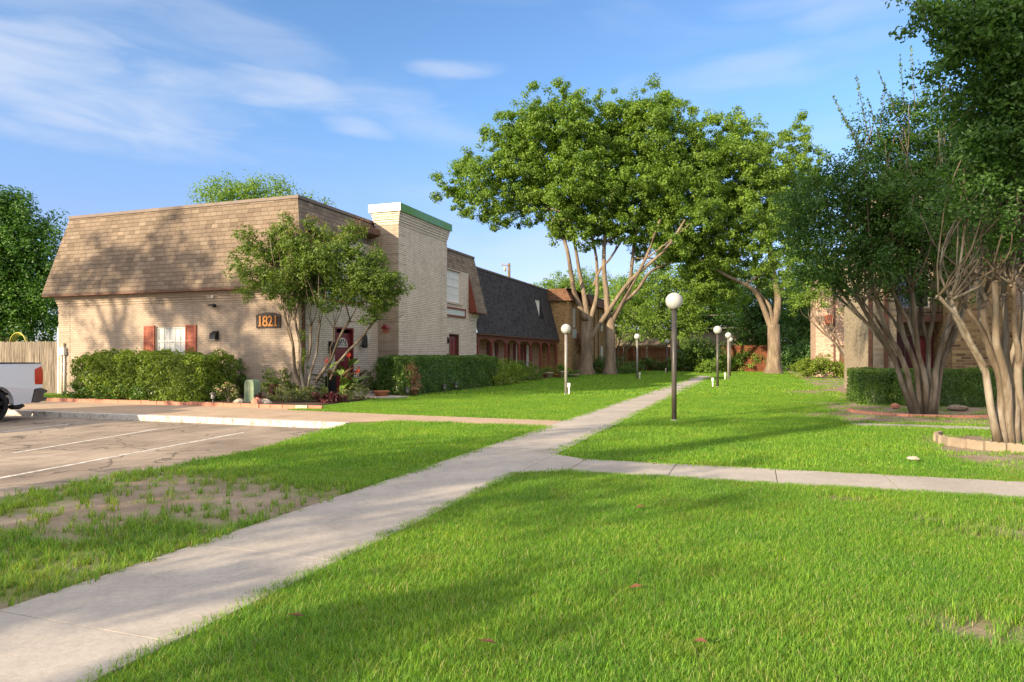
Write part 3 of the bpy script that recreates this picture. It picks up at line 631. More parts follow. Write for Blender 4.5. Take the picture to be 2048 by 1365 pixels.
w = MB(); w.box(TX+.16, TX+.20, TY0-.159, TY1+.2, 7.5, 7.83); w.box(TL-.2, TX+.159, TY0-.159, TY1+.2, 7.52, 7.81); w.box(TX+.201, TX+.206, 27.5, 27.55, 7.5, 7.83); sub(tw, w.build('cap_side', M['cap_green']))
# mansard
zb, zt = 3.93, 7.1; ob, ot = .5, -.3        # overhang at eave, setback at top
def mans(u):                                 # offset from wall plane at height u
    return ob+(ot-ob)*(u-zb)/(zt-zb)
w = MB(); xb0, xt0 = XL-.38, XL+.15
w.quad((xb0,YF-.45,zb),(XS+ob,YF-.45,zb),(XS+ot,YF+.35,zt),(xt0,YF+.35,zt)); w.quad((xb0,YE+.4,zb),(xb0,YF-.45,zb),(xt0,YF+.35,zt),(xt0,YE-.2,zt))
zc = 6.02; oc = mans(zc)
def sp(y, z, shift=0): return (XS+mans(z), y, z)
ya, yz = 20.85, 34.75
yh = lambda z: YF-.45+.8*(z-zb)/(zt-zb); ye = lambda z: YE+.4-.0*(z-zb)
w.quad((XS+ob,YF-.45,zb),sp(ya,zb),sp(ya,zc),(XS+mans(zc),yh(zc),zc)); w.quad((XS+mans(zc),yh(zc),zc),sp(ye(zc),zc),(XS+ot,ye(zt),zt),(XS+ot,YF+.35,zt))
w.quad(sp(yz,zb),sp(ye(zb),zb),sp(ye(zc),zc),sp(yz,zc))
w.quad((XS+ob,YE+.4,zb),(xb0,YE+.4,zb),(xt0,YE+.35,zt),(XS+ot,YE+.35,zt))
rf = w.build('mansard_roof', M['shingle'], B)
w = MB(); w.box(xt0-.04, XS+ot+.05, YF+.31, YF+.45, zt-.02, zt+.09); w.box(XS+ot-.08, XS+ot+.05, YF+.451, YE+.37, zt-.02, zt+.09); w.box(xt0-.04, xt0+.1, YF+.451, YE+.3, zt-.02, zt+.09)
w.quad((xt0,YF+.4,zt+.05),(XS+ot,YF+.4,zt+.05),(XS+ot,YE+.35,zt+.05),(xt0,YE+.3,zt+.05))
sub(rf, w.build('roof_edge', M['flash']))
for bb in [(xb0+.02, XS+ob-.02, YF-.44, YF-.001), (XS+.001, XS+ob-.015, YF-.0, ya), (XS+.001, XS+ob-.015, yz, YE+.38), (xb0+.02, XL-.001, YF, YE+.38)]:
    w = MB(); w.box(*bb, zb-.07, zb-.004); sub(rf, w.build('soffit', M['trim_brown']))
for y in (ya, yz-.05): w = MB(); w.prism([(XS+.002,zb-.02),(XS+ob+.01,zb-.02),(XS+mans(zc)+.012,zc),(XS+.002,zc)], 'y', y, y+.05); sub(rf, w.build('cheek_board', M['red_trim']))
for y0, y1 in ((20.91, 25.1), (29.8, 34.69)): w = MB(); w.box(XS-.13, XS+mans(zc)+.02, y0, y1, zc-.05, zc-.002); sub(rf, w.build('window_head', M['trim_brown']))
window(B, 'y', YF, -21.33, -19.94, 1.52, 2.6, 1, 4, 2, gcols=5)
shutter(B, 'y', YF, -21.9, -21.38, 1.5, 2.66, -1); shutter(B, 'y', YF, -19.88, -19.38, 1.5, 2.66, -1)
window(B, 'x', XS, *H2[1], -1, 3, 4); window(B, 'x', XS, *H3[1], -1, 3, 4)
for a, b in ((31.5, 34.2), (21.2, 23.8)):
    w = MB(); lb(w, 'x', XS, a+.08, b-.08, 3.66, 3.96, .002, .03); f_ = w.build('spandrel_panel', M['panel'], B)
    w = MB()
    for (x0,x1,y0,y1) in [(a,a+.08,3.56,4.06),(b-.08,b,3.56,4.06),(a+.08,b-.08,3.56,3.66),(a+.08,b-.08,3.96,4.06)]: lb(w, 'x', XS, x0, x1, y0, y1, .002, .06)
    sub(f_, w.build('panel_frame', M['red_trim']))
frame(B, 'x', XS, 21.98, 23.22, .15, 2.61, -1)
d1 = door(B, 'x', XS, 22.05, 23.15, .17, 2.4, -1, panels=((.08,.36),(.42,.66)))
w = MB(); cy, cz, rr = 22.6, 1.86, .33          # fan light of the door
pts = [(cy+rr*math.cos(t), cz+rr*math.sin(t)) for t in np.linspace(0, math.pi, 15)]
w.tube([(XS-.085, a, b) for a, b in pts]+[(XS-.085, cy+rr, cz)], .022, 6)
for t in (.5, 1.05, 1.57, 2.09, 2.64): w.tube([(XS-.085, cy+.05*math.cos(t), cz+.05*math.sin(t)), (XS-.085, cy+rr*math.cos(t), cz+rr*math.sin(t))], .012, 6)
w.tube([(XS-.085, cy+.13*math.cos(t), cz+.13*math.sin(t)) for t in np.linspace(0, math.pi, 9)], .010, 6)
fl = sub(d1, w.build('fan_light', M['white']))
w = MB(); w.prism(pts, 'x', XS-.099, XS-.094); w.build('fan_pane', M['glass'], B).name = 'fan_pane'
frame(B, 'x', XS, 32.14, 33.36, .15, 2.68, -1, m='trim_brown'); door(B, 'x', XS, 32.21, 33.29, .17, 2.55, -1, m='maroon')
w = MB(); w.box(XS, XS+.9, 21.8, 23.4, -.1, .16); w.build('door_step', M['concrete'], B)
w = MB(); w.box(XS+.002, XS+.10, 19.96, 20.06, .0, 3.86); w.build('downspout', M['trim_brown'], B)
w = MB()                                       # small awning with a pale scrolled end
w.prism([(XS+mans(6.1),6.10),(XS+.62,5.9),(XS+.62,5.84),(XS+mans(5.98)+.02,5.98)], 'y', 20.2, 22.1)
aw = w.build('window_awning', M['flash'], B); w = MB(); w.tube([(XS+.62,20.17,5.88),(XS+.60,20.17,6.0),(XS+.45,20.17,6.08),(XS+.2,20.17,6.1)], .028, 6); w.tube([(XS+.62,20.17,5.88),(XS+.58,20.17,5.6),(XS+.5,20.17,5.4)], .03, 6); sub(aw, w.build('scroll_bracket', M['pvc']))
w = MB(); w.prism([(XS-.25,6.75),(XS+.35,6.7),(XS+.35,6.45),(XS-.1,6.35)], 'y', 23.6, 24.7); w.build('roof_vent', M['trim_brown'], B)
# number board
w = MB(); x0, x1 = -16.66, -15.64; pts = [(x0,2.50),(x1,2.50),(x1,2.93)]+[((x0+x1)/2+(x1-x0)/2*math.cos(t), 2.93+.11*math.sin(t)) for t in np.linspace(.15, math.pi-.15, 9)]+[(x0,2.93)]
w.prism(pts, 'y', YF-.055, YF-.002); nb = wthing('address_sign', (-16.15, YF, 2.5), 'dark arched board with gold number 1821 on beige wall', 'sign')
w.build('board', M['sign'], nb)
for ch, x in zip('1821', (-16.47,-16.25,-16.03,-15.81)):
    cu = bpy.data.curves.new('numeral', 'FONT'); cu.body = ch; cu.size = .52; cu.extrude = .012; cu.align_x = 'CENTER'; cu.offset = .008; cu.space_character = 1
    to = link(bpy.data.objects.new('numeral', cu)); bpy.context.view_layer.update(); me = bpy.data.meshes.new_from_object(to.evaluated_get(bpy.context.evaluated_depsgraph_get())); bpy.data.objects.remove(to)
    o = link(bpy.data.objects.new('numeral', me)); me.materials.clear(); me.materials.append(M['gold']); o.rotation_euler = (R(90),0,0); o.scale = (.95,1,1); o.parent = nb; o.location = Vector((x, YF-.07, 2.56))-Vector(nb.location)
    if ch == '1':                              # thin foot and flag so the 1 reads as a serif figure
        s_ = MB(); s_.box(x-.075, x+.075, YF-.085, YF-.06, 2.56, 2.585); sub(nb, s_.build('numeral_foot', M['gold'])).location = -Vector(nb.location)
# fittings on the front wall
def small(name, label, cat, loc, parts, group=None):
    t = wthing(name, loc, label, cat, group)
    for nm, mbx, m_ in parts: mbx.build(nm, M[m_], t)
    return t
a = MB(); a.tube([(-18.55,YF,3.36),(-18.5,YF-.12,3.38)], .025, 8); b = MB(); b.lathe([(0,-.02),(.07,0),(.075,.05),(.06,.10),(0,.12)], (-18.42,YF-.16,3.28), 14); b.tube([(-18.75,YF-.10,3.36),(-18.42,YF-.16,3.37)], .03, 8)
small('security_camera', 'black security camera under the eave of beige front wall', 'security camera', (-18.5,YF,3.36), [('bracket', a, 'black'), ('camera_body', b, 'black')])
a = MB(); a.prism([(YF-.001,2.42),(YF-.18,2.32),(YF-.2,2.12),(YF-.001,2.12)], 'x', -18.62, -18.36); b = MB(); b.box(-18.6,-18.38,YF-.19,YF-.03,2.105,2.118)
small('wall_lamp', 'black hooded wall lamp right of the red shutters', 'wall lamp', (-18.5,YF,2.1), [('hood', a, 'black'), ('lens', b, 'blind')])
a = MB(); a.box(-26.28,-25.98,YF-.16,YF-.02,1.55,1.85); b = MB(); b.tube([(-26.22,YF-.06,-.05),(-26.22,YF-.06,1.55)], .028, 8); b.tube([(-26.06,YF-.06,-.05),(-26.06,YF-.06,1.55)], .04, 8); c_ = MB(); c_.box(-26.17,-26.06,YF-.10,YF-.02,1.852,2.02)
small('meter_box', 'pale utility box with two conduits at left end of wall', 'utility box', (-26.1,YF,0), [('box', a, 'pvc'), ('conduit', b, 'pvc'), ('connector', c_, 'stone')])
a = MB(); a.box(-18.62,-18.52,YF-.10,YF-.02,3.62,3.72); tag(a.build('motion_sensor', M['pvc']), 'tiny white sensor box just under the front eave', 'sensor')
a = MB(); a.prism([(XS+.002,1.72),(XS+.16,1.72),(XS+.16,1.98),(XS+.08,2.06),(XS+.002,2.06)], 'y', 21.55, 21.78); b = MB(); b.box(XS+.002,XS+.15,21.56,21.77,1.6,1.71)
small('letter_box', 'black letter box beside the red front door', 'letter box', (XS,21.66,1.6), [('box', a, 'black'), ('tray', b, 'black')])
a = MB(); a.lathe([(.16,.0),(.12,.30),(.06,.48),(.02,.52)], (XS+.2,23.75,1.93), 4, smooth=False); b = MB(); b.lathe([(.09,0),(.14,.10)], (XS+.2,23.75,1.83), 8); b.box(XS+.002, XS+.2, 23.73, 23.77, 1.9, 1.94)
small('wall_lantern', 'tall black tapered lantern right of the red front door', 'wall lamp', (XS,23.75,1.8), [('shade', a, 'black'), ('lamp_holder', b, 'black')])
a = MB(); a.tube([(XS,31.6,2.3),(XS+.16,31.6,2.42)], .015, 6); b = MB(); b.lathe([(.04,-.14),(.08,-.1),(.10,.1),(.03,.2)], (XS+.17,31.6,2.28), 6, smooth=False)
small('wall_lantern', 'small black lantern left of the far dark doorway', 'wall lamp', (XS,31.6,2.3), [('arm', a, 'black'), ('lamp_head', b, 'black')])
# ---- charcoal roofed row with arcade ----------------------------------------
RY0, RY1, RX = 35.83, 53.0, -16.5
Br = wthing('arcaded_townhouse', (-18, 44, 0), 'long row house with charcoal mansard roof over a maroon arched porch', 'building')
posts = [36.3, 38.55, 41.1, 43.6, 46.15, 48.6, 50.75, 52.85]
w = MB(); doors = [(37.55,38.5),(44.95,45.95)]; wins = [(41.9,42.9),(47.1,48.2),(49.5,50.4)]
wall(w, 'x', RX, RY0, RY1, -.15, 3.0, [(a,b,.05,2.35) for a,b in doors]+[(a,b,.75,2.35) for a,b in wins], inward=-1); w.build('wall', M['brick_red'], Br)
for a, b in doors: door(Br, 'x', RX, a, b, .05, 2.35, -1)
for a, b in wins: window(Br, 'x', RX, a, b, .75, 2.35, -1, 2, 2); shutter(Br, 'x', RX, a-.5, a-.04, .7, 2.4, 1, 'maroon'); shutter(Br, 'x', RX, b+.04, b+.5, .7, 2.4, 1, 'maroon')
for y in posts: w = MB(); w.box(-15.13,-14.97,y-.08,y+.08,-.05,2.30); w.build('post', M['red_trim'], Br, .008)
w = MB()                                       # fascia with shallow arches
for a, b in zip(posts[:-1], posts[1:]):
    n = 12; ys = [a+(b-a)*i/n for i in range(n+1)]; top = 2.78
    arch = [2.24+.30*math.sin(math.pi*min(max((i/n-.04)/.92, 0), 1))**.55 for i in range(n+1)]
    w.prism([(ys[i], arch[i]) for i in range(n+1)]+[(b, top), (a, top)], 'x', -15.09, -15.03)
w.build('arched_fascia', M['red_trim'], Br)
w = MB(); w.box(RX, -14.95, RY0, RY1-.001, -.1, .04); w.build('porch_floor', M['concrete'], Br)
w = MB(); w.box(RX, -15.1, RY0, RY1, 2.70, 2.76); w.build('porch_ceiling', M['trim_brown'], Br)
w = MB(); zb2, zt2, xb2, xt2 = 2.80, 6.86, -14.82, -15.9
wy0, wy1, wz0, wz1 = 49.0, 50.3, 4.3, 5.8; xr = lambda z: xb2+(xt2-xb2)*(z-zb2)/(zt2-zb2)
def rq(y0, y1, z0, z1): w.quad((xr(z0),y0,z0),(xr(z0),y1,z0),(xr(z1),y1,z1),(xr(z1),y0,z1))
rq(RY0, wy0, zb2, zt2); rq(wy1, RY1+.1, zb2, zt2); rq(wy0, wy1, zb2, wz0); rq(wy0, wy1, wz1, zt2)
xi = xr(wz1)-.05
for y in (wy0, wy1): w.quad((xr(wz0),y,wz0),(xi,y,wz0),(xi,y,wz1),(xr(wz1),y,wz1))
w.quad((xr(wz0),wy0,wz0),(xr(wz0),wy1,wz0),(xi,wy1,wz0),(xi,wy0,wz0)); w.quad((xb2,RY1+.1,zb2),(-20,RY1+.1,zb2),(-20,RY1+.1,zt2),(xt2,RY1+.1,zt2))
rf = w.build('mansard_roof', M['shingle_dark'], Br)
w = MB(); w.box(xt2-.06, xt2+.05, RY0, RY1+.1, zt2-.03, zt2+.07); w.quad((xt2,RY0,zt2+.03),(xt2,RY1,zt2+.03),(-30,RY1,zt2+.03),(-30,RY0,zt2+.03)); sub(rf, w.build('roof_edge', M['flash']))
w = MB(); w.box(xb2-.05, xb2+.03, RY0+.02, RY1+.1, zb2-.05, zb2); w.tube([(xb2+.03,RY1+.13,zb2),(xt2+.03,RY1+.13,zt2)], .05, 6); sub(rf, w.build('gutter', M['trim_brown']))
window(Br, 'x', xi+.12, wy0+.1, wy1-.25, wz0, wz1-.05, -1, 3, 2)
w = MB(); w.quad((-30,RY1+.09,-.1),(-16.5,RY1+.09,-.1),(-16.5,RY1+.09,2.9),(-30,RY1+.09,2.9)); w.build('end_wall', M['brick_red'], Br)
# ---- tan brick house beyond --------------------------------------------------
Bt = wthing('tan_townhouse', (-16, 60, 0), 'tan brick townhouse with small red brown mansard and awning over its door', 'building')
TX2 = -14.05; w = MB()
wall(w, 'y', 53.0, -16.4, TX2, -.15, 6.05); wall(w, 'x', TX2, 53.0, 56.2, -.15, 6.05, [(54.3,55.3,3.9,5.5)], inward=-1)
wall(w, 'x', TX2-.5, 56.2, 58.6, -.15, 6.05, [(56.7,57.7,.05,2.3)], inward=-1); wall(w, 'y', 56.2, TX2-.5, TX2, -.15, 6.05); wall(w, 'y', 58.6, TX2-.5, TX2+.4, -.15, 6.05)
wall(w, 'x', TX2+.4, 58.6, 68, -.15, 6.05, [(63.2,64.4,3.9,5.5),(63.2,64.4,.9,2.5)], inward=-1); wall(w, 'y', 68, -22, TX2+.4, -.15, 6.05)
w.build('wall', M['brick_tan'], Bt)
w = MB()
for y0, y1, x in [(52.7,56.3,TX2+.3),(56.3,58.4,TX2-.2),(58.4,68.3,TX2+.7)]:
    w.quad((x,y0,5.95),(x,y1,5.95),(x-.6,y1,6.95),(x-.6,y0+.45,6.95)); w.quad((x,y0,5.95),(x-.6,y0+.45,6.95),(-22,y0+.45,6.95),(-22,y0,5.95)); w.quad((x,y1,5.95),(-22,y1,5.95),(-22,y1,6.95),(x-.6,y1,6.95)); w.quad((x,y0,5.94),(x,y1,5.94),(-17,y1,5.94),(-17,y0,5.94))
w.quad((-13.95,53.2,6.94),(-13.95,68,6.94),(-26,68,6.94),(-26,53.2,6.94))
rf = w.build('mansard_roof', M['shingle_red'], Bt)
w = MB(); w.box(-14.4,-14.3,53.1,56.3,6.92,7.02); w.box(-14.0,-13.9,58.8,68.3,6.92,7.02); sub(rf, w.build('roof_edge', M['flash']))
window(Bt, 'x', TX2, 54.3, 55.3, 3.9, 5.5, -1, 2, 2); w = MB(); lb(w, 'x', TX2, 54.2, 55.4, 3.0, 3.75, .005, .03); w.build('spandrel_panel', M['panel'], Bt)
door(Bt, 'x', TX2-.5, 56.7, 57.7, .05, 2.3, -1)
for ya_ in (60.2, 61.9): w = MB(); w.box(TX2+.405,TX2+.47,ya_,ya_+.1,-.1,5.9); w.build('downspout', M['trim_brown'], Bt)
window(Bt, 'x', TX2+.4, 63.2, 64.4, 3.9, 5.5, -1, 2, 2); window(Bt, 'x', TX2+.4, 63.2, 64.4, .9, 2.5, -1, 2, 2)
w = MB(); w.prism([(TX2+.003,3.45),(TX2+.65,2.55),(TX2+.65,2.42),(TX2+.003,2.42)], 'y', 55.4, 58.5); a_ = w.build('door_awning', M['shingle_red'], Bt)
for y in (55.5, 58.4): w = MB(); w.tube([(TX2+.02,y,1.8),(TX2+.3,y,2.05),(TX2+.55,y,2.42)], .06, 6); sub(a_, w.build('awning_bracket', M['red_trim']))
# ---- right hand houses ---------------------------------------------------------
Bp = wthing('pink_townhouse', (8, 56, 0), 'sunlit pink brick townhouse behind the lit shrubs', 'building')
w = MB(); PY = 54.0; wall(w, 'y', PY, 4.15, 14, -.15, 6.2, [(5.7,6.5,.05,2.3),(6.7,7.8,3.7,5.3)], inward=1); wall(w, 'x', 4.15, PY, PY+5, -.15, 6.2); wall(w, 'y', PY+5, 4.15, 14, -.15, 6.2)
z = 0
while z < 6: w.box(4.136, 4.75, PY-.014, PY-.001, z, z+.36); z += .45
w.build('wall', M['brick_pink'], Bp); door(Bp, 'y', PY, 5.7, 6.5, .05, 2.3, 1, m='trim_brown'); window(Bp, 'y', PY, 6.7, 7.8, 3.7, 5.3, 1, 2, 2)
w = MB(); w.quad((3.75,PY-.4,6.1),(14.4,PY-.4,6.1),(14.4,PY+.6,8.2),(4.75,PY+.6,8.2)); w.quad((3.75,PY+5.4,6.1),(3.75,PY-.4,6.1),(4.75,PY+.6,8.2),(4.75,PY+4.4,8.2)); w.quad((3.75,PY+5.4,6.1),(14.4,PY+5.4,6.1),(14.4,PY+4.4,8.2),(4.75,PY+4.4,8.2)); w.quad((4.75,PY+.6,8.19),(14.4,PY+.6,8.19),(14.4,PY+4.4,8.19),(4.75,PY+4.4,8.19)); w.build('mansard_roof', M['shingle'], Bp)
for xa, xb in ((4.75,5.25),(6.5,7.8)):
    w = MB(); w.prism([(PY-.001,4.5),(PY-.6,3.9),(PY-.6,3.84),(PY-.001,3.84)], 'x', xa, xb); w.build('small_awning', M['shutter'], Bp)
w = MB(); w.box(5.3,5.4,PY-.1,PY-.002,-.1,6.0); w.build('downspout', M['trim_brown'], Bp)
Bk = wthing('balcony_townhouse', (8, 29, 0), 'banded brown and cream brick house with iron balcony behind the tall hedge', 'building')
w = MB(); wall(w, 'y', 27.5, 4.0, 4.75, -.15, 6.4); wall(w, 'x', 4.0, 27.5, 36, -.15, 6.4, inward=1); wall(w, 'x', 4.75, 27.5, 29.0, -.15, 6.4, inward=1)
wall(w, 'y', 29.0, 4.75, 6.35, -.15, 6.4, [(5.3,6.0,.05,2.25),(5.0,6.1,3.3,5.4)], inward=1); w.build('wall', M['brick_cream'], Bk)
w = MB(); wall(w, 'y', 26.4, 6.2, 7.9, -.15, 6.4); wall(w, 'x', 6.2, 26.4, 29.0, -.15, 6.4, inward=1); w.build('banded_wall', M['brick_brown'], Bk)
w = MB(); wall(w, 'y', 25.3, 7.9, 16, -.15, 6.4, [(8.6,10.2,3.3,5.3),(9,10.2,.9,2.3)], inward=1); wall(w, 'x', 7.9, 25.3, 26.4, -.15, 6.4, inward=1); wall(w, 'x', 16, 25.3, 36, -.15, 6.4); wall(w, 'y', 36, 4, 16, -.15, 6.4); w.build('pink_wall', M['brick_pink'], Bk)
door(Bk, 'y', 29.0, 5.3, 6.0, .05, 2.25, 1); window(Bk, 'y', 29.0, 5.0, 6.1, 3.3, 5.4, 1, 2, 2, gm='glass'); window(Bk, 'y', 25.3, 8.6, 10.2, 3.3, 5.3, 1, 3, 2, gm='glass'); window(Bk, 'y', 25.3, 9, 10.2, .9, 2.3, 1, 3, 2, gm='glass')
shutter(Bk, 'y', 29.0, 4.98, 5.26, .3, 2.4, -1, 'maroon'); shutter(Bk, 'y', 29.0, 6.03, 6.19, .3, 2.4, -1, 'maroon')
def balcony(x0, x1, y0, y1, z):
    w = MB(); w.box(x0, x1, y0, y1-.002, z-.2, z); w.box(x0-.02, x1+.02, y0-.04, y0-.001, z-.24, z+.02); s_ = w.build('balcony_slab', M['trim_brown'], Bk)
    w = MB(); n = int((x1-x0)/.11)
    for i in range(n+1): x = x0+(x1-x0)*i/n; w.box(x-.008, x+.008, y0+.02, y0+.036, z+.02, z+1.0)
    w.box(x0, x1, y0+.01, y0+.046, z+1.0, z+1.04); w.box(x0, x1, y0+.012, y0+.044, z+.08, z+.11)
    for i in range(n//3): x = x0+.17+.33*i; w.tube([(x+.07*math.cos(t), y0+.028, z+.55+.16*math.sin(t)) for t in np.linspace(0, 6.28, 12)], .009, 5)
    sub(s_, w.build('railing', M['black']))
balcony(4.8, 6.18, 27.6, 29.0, 2.95); balcony(8.0, 11.5, 24.1, 25.3, 3.0)
for x, y in ((3.86, 27.5), (4.35, 27.38)): w = MB(); w.box(x,x+.11,y,y+.118,-.1,6.3); w.build('downspout', M['trim_brown'], Bk)
w = MB(); w.quad((3.6,27.1,6.2),(6.0,27.1,6.2),(6.0,28.1,8.4),(4.6,28.1,8.4)); w.quad((3.6,36.4,6.2),(3.6,27.1,6.2),(4.6,28.1,8.4),(4.6,35.5,8.4)); w.quad((6.0,26.0,6.2),(8.1,26.0,6.2),(8.1,27.0,8.4),(6.0,27.0,8.4)); w.quad((8.1,24.9,6.2),(16.4,24.9,6.2),(16.4,25.9,8.4),(8.1,25.9,8.4)); w.quad((4.6,28.1,8.39),(8,25.9,8.39),(16.4,25.9,8.39),(16.4,36,8.39),(4.6,36,8.39)); w.build('mansard_roof', M['shingle'], Bk)
# ---------------------------------------------------------------- fences
def picket_fence(name, x0, x1, y, h, m, label, pw=.14, gap=.006, dog=True, post_m=None, posts=(), rails=True, front=-1):
    t = wthing(name, ((x0+x1)/2, y, 0), label, 'fence'); w = MB(); x = x0
    while x < x1-.02:
        w_ = min(pw, x1-x); hh = h+random.uniform(-.025,.025); dy = random.uniform(-.004,.004); b = w_-gap; c_ = .03 if dog else 0
        w.prism([(x,-.05),(x+b,-.05),(x+b,hh-c_),(x+b-c_,hh),(x+c_,hh),(x,hh-c_)] if dog else [(x,-.05),(x+b,-.05),(x+b,hh),(x,hh)], 'y', y+dy, y+dy+.018); x += pw
    w.build('pickets', M[m], t); w = MB()
    for z in (.35, h*.5, h-.3): w.box(x0, x1, y+(.03 if front < 0 else -.055), y+(.07 if front < 0 else -.012), z, z+.09)
    w.build('rails', M[m], t)
    for px in posts: w = MB(); w.tube([(px, y-.09, -.1), (px, y-.09, h+.03)], .035, 8); w.build('post', M[post_m], t)
    return t
picket_fence('picket_fence', -44, -26.62, 20.05, 2.12, 'fence_grey', 'weathered grey picket fence joining left end of beige house')
w = MB(); w.box(-26.60,-26.50,19.85,19.95,-.1,2.62); w.build('end_post', M['pvc'], bpy.data.objects['picket_fence'])
picket_fence('board_fence', -22, -2.8, 71, 2.45, 'fence_brown', 'dark brown board fence across the far end of lawn', dog=False, post_m='stone', posts=(-15.3,-12.9,-10.5,-8.1,-5.6), front=1)
picket_fence('board_fence', -2.6, 1.2, 69, 2.55, 'fence_brown', 'sunlit red brown fence panel behind the far lamps', dog=False, front=1)
# hose reel lying on the fence top, utility pole and lines
w = MB()
for k in range(4): w.tube([(-29.4+.5*math.cos(t)*(1-.08*k), 20.2+.05*k, 2.0+.5*math.sin(t)*(1-.1*k)+.02*k) for t in np.linspace(-.3, 3.5, 16)], .022, 6)
tag(w.build('garden_hose', M['hose']), 'yellow hose coiled over top of the grey picket fence', 'hose')
p = at(1018, 553, 85); up = wthing('utility_pole', (p.x, p.y, 0), 'wooden utility pole top rising behind the charcoal roof', 'utility pole')
w = MB(); w.tube([(p.x,p.y,-.1),(p.x,p.y,at(1018,527,85).z)], [.24,.17], 10); w.build('pole', M['bark'], up)
w = MB(); q = at(1010, 532, 85); w.box(p.x-.9,p.x+.3,p.y-.28,p.y-.2,q.z,q.z+.10); w.build('crossarm', M['bark'], up)
w = MB(); w.lathe([(.05,0),(.09,.15),(.05,.3)], (p.x-.8,p.y-.24,q.z+.1), 8); w.build('insulator', M['stone'], up); w = MB(); w.lathe([(.14,0),(.16,.25),(.1,.55)], (p.x-.42,p.y-.3,q.z-.7), 10); w.build('transformer', M['stone'], up)
for (py, ll) in ((596, 'topmost'), (622, 'middle'), (648, 'lowest')):
    a_, b_ = at(1120, py-3, 84), at(1600, py+4, 84); w = MB(); w.tube([a_+(b_-a_)*t-Vector((0,0,.5*math.sin(math.pi*t))) for t in np.linspace(0,1,13)], .022, 5)
    tag(w.build('overhead_cable', M['pvc']), f'{ll} of the three pale overhead cables crossing the far trees', 'cable', 'overhead cables before the far trees')

Bd = wthing('distant_house', (-8, 92, 0), 'low tan roofed house beyond the board fence', 'building'); w = MB(); w.box(-22,2,90,100,-.1,2.9); w.build('wall', M['brick_cream'], Bd)
w = MB(); w.prism([(89.2,2.9),(95,5.2),(100.8,2.9)], 'x', -22.8, 2.8); w.build('roof', M['shingle'], Bd)
# ---------------------------------------------------------------- lamps
def globe_lamp(x, y, h, label, box=None, dark=True, r=.195):
    t = thing('globe_lamp', (x, y, 0), label, 'lamp post', 'globe lamps along the walk')
    w = MB(); pr = .058; w.tube([(0,0,-.1),(0,0,h-2*r+.02)], pr, 16); w.build('pole', M['lamp_pole' if dark else 'lamp_pole_grey'], t)
    w = MB(); w.lathe([(pr,0),(.085,.005),(.09,.03),(.088,.05),(.06,.055)], (0,0,h-2*r-.01), 18); w.build('collar', M['lamp_pole'], t)
    w = MB(); w.lathe([(.075,0),(.075,.02),(.062,.05)], (0,0,-.01), 16); w.build('foot_ring', M['pvc'], t)
    w = MB(); cz = h-r; n = 16; prof = [(max(r*math.sin(a), .001), -r*math.cos(a)) for a in np.linspace(.35, math.pi-.001, n)]; w.lathe(prof, (0,0,cz), 32); w.build('globe', M['globe'], t)
    if box:
        o = wthing('outlet_post', (x+box, y-.05, 0), label.replace('globe lamp', 'outlet post at foot of the globe lamp')[:80], 'outlet post', 'white outlet posts beside the lamps') if 0 else thing('outlet_post', (x+box, y-.06, 0), 'short white outlet post at foot of '+box_label[label], 'outlet post', 'white outlet posts beside the lamps')
        w = MB(); w.box(-.03,.03,-.03,.03,-.05,.30); w.build('post', M['pvc'], o, .004); w = MB(); w.box(-.055,.055,-.05,.05,.30,.46); w.build('outlet_box', M['pvc'], o, .008)
    return t
LL = [('nearest and tallest looking globe lamp, dark pole on the bright lawn', 'none'),
      ('silver pole globe lamp on the left lawn before the long hedge', 'the silver pole lamp on left lawn'),
      ('dark pole globe lamp, second along the right side of the walk', 'the second lamp right of the walk'),
      ('globe lamp third along right side of the walk, thin pole', 'the third lamp right of the walk'),
      ('silver globe lamp on left lawn between big tree and walk', 'the lamp between big tree and walk'),
      ('smallest globe lamp, thin dark pole against the brown board fence', 'the smallest lamp before the board fence'),
      ('farthest globe lamp right of the walk, near the fence end', 'none')]
box_label = dict(LL)
globe_lamp(-1.76, 16.09, 2.97, LL[0][0])
globe_lamp(-6.94, 25.76, 2.76, LL[1][0], .14, False)
globe_lamp(-1.71, 34.4, 2.97, LL[2][0], -.22)
globe_lamp(-1.6, 45.4, 3.02, LL[3][0], -.2, False)
globe_lamp(-7.25, 44.68, 2.98, LL[4][0], .18, False)
globe_lamp(-7.28, 61.0, 3.0, LL[5][0], -.1)
globe_lamp(-1.75, 53.5, 2.95, LL[6][0])
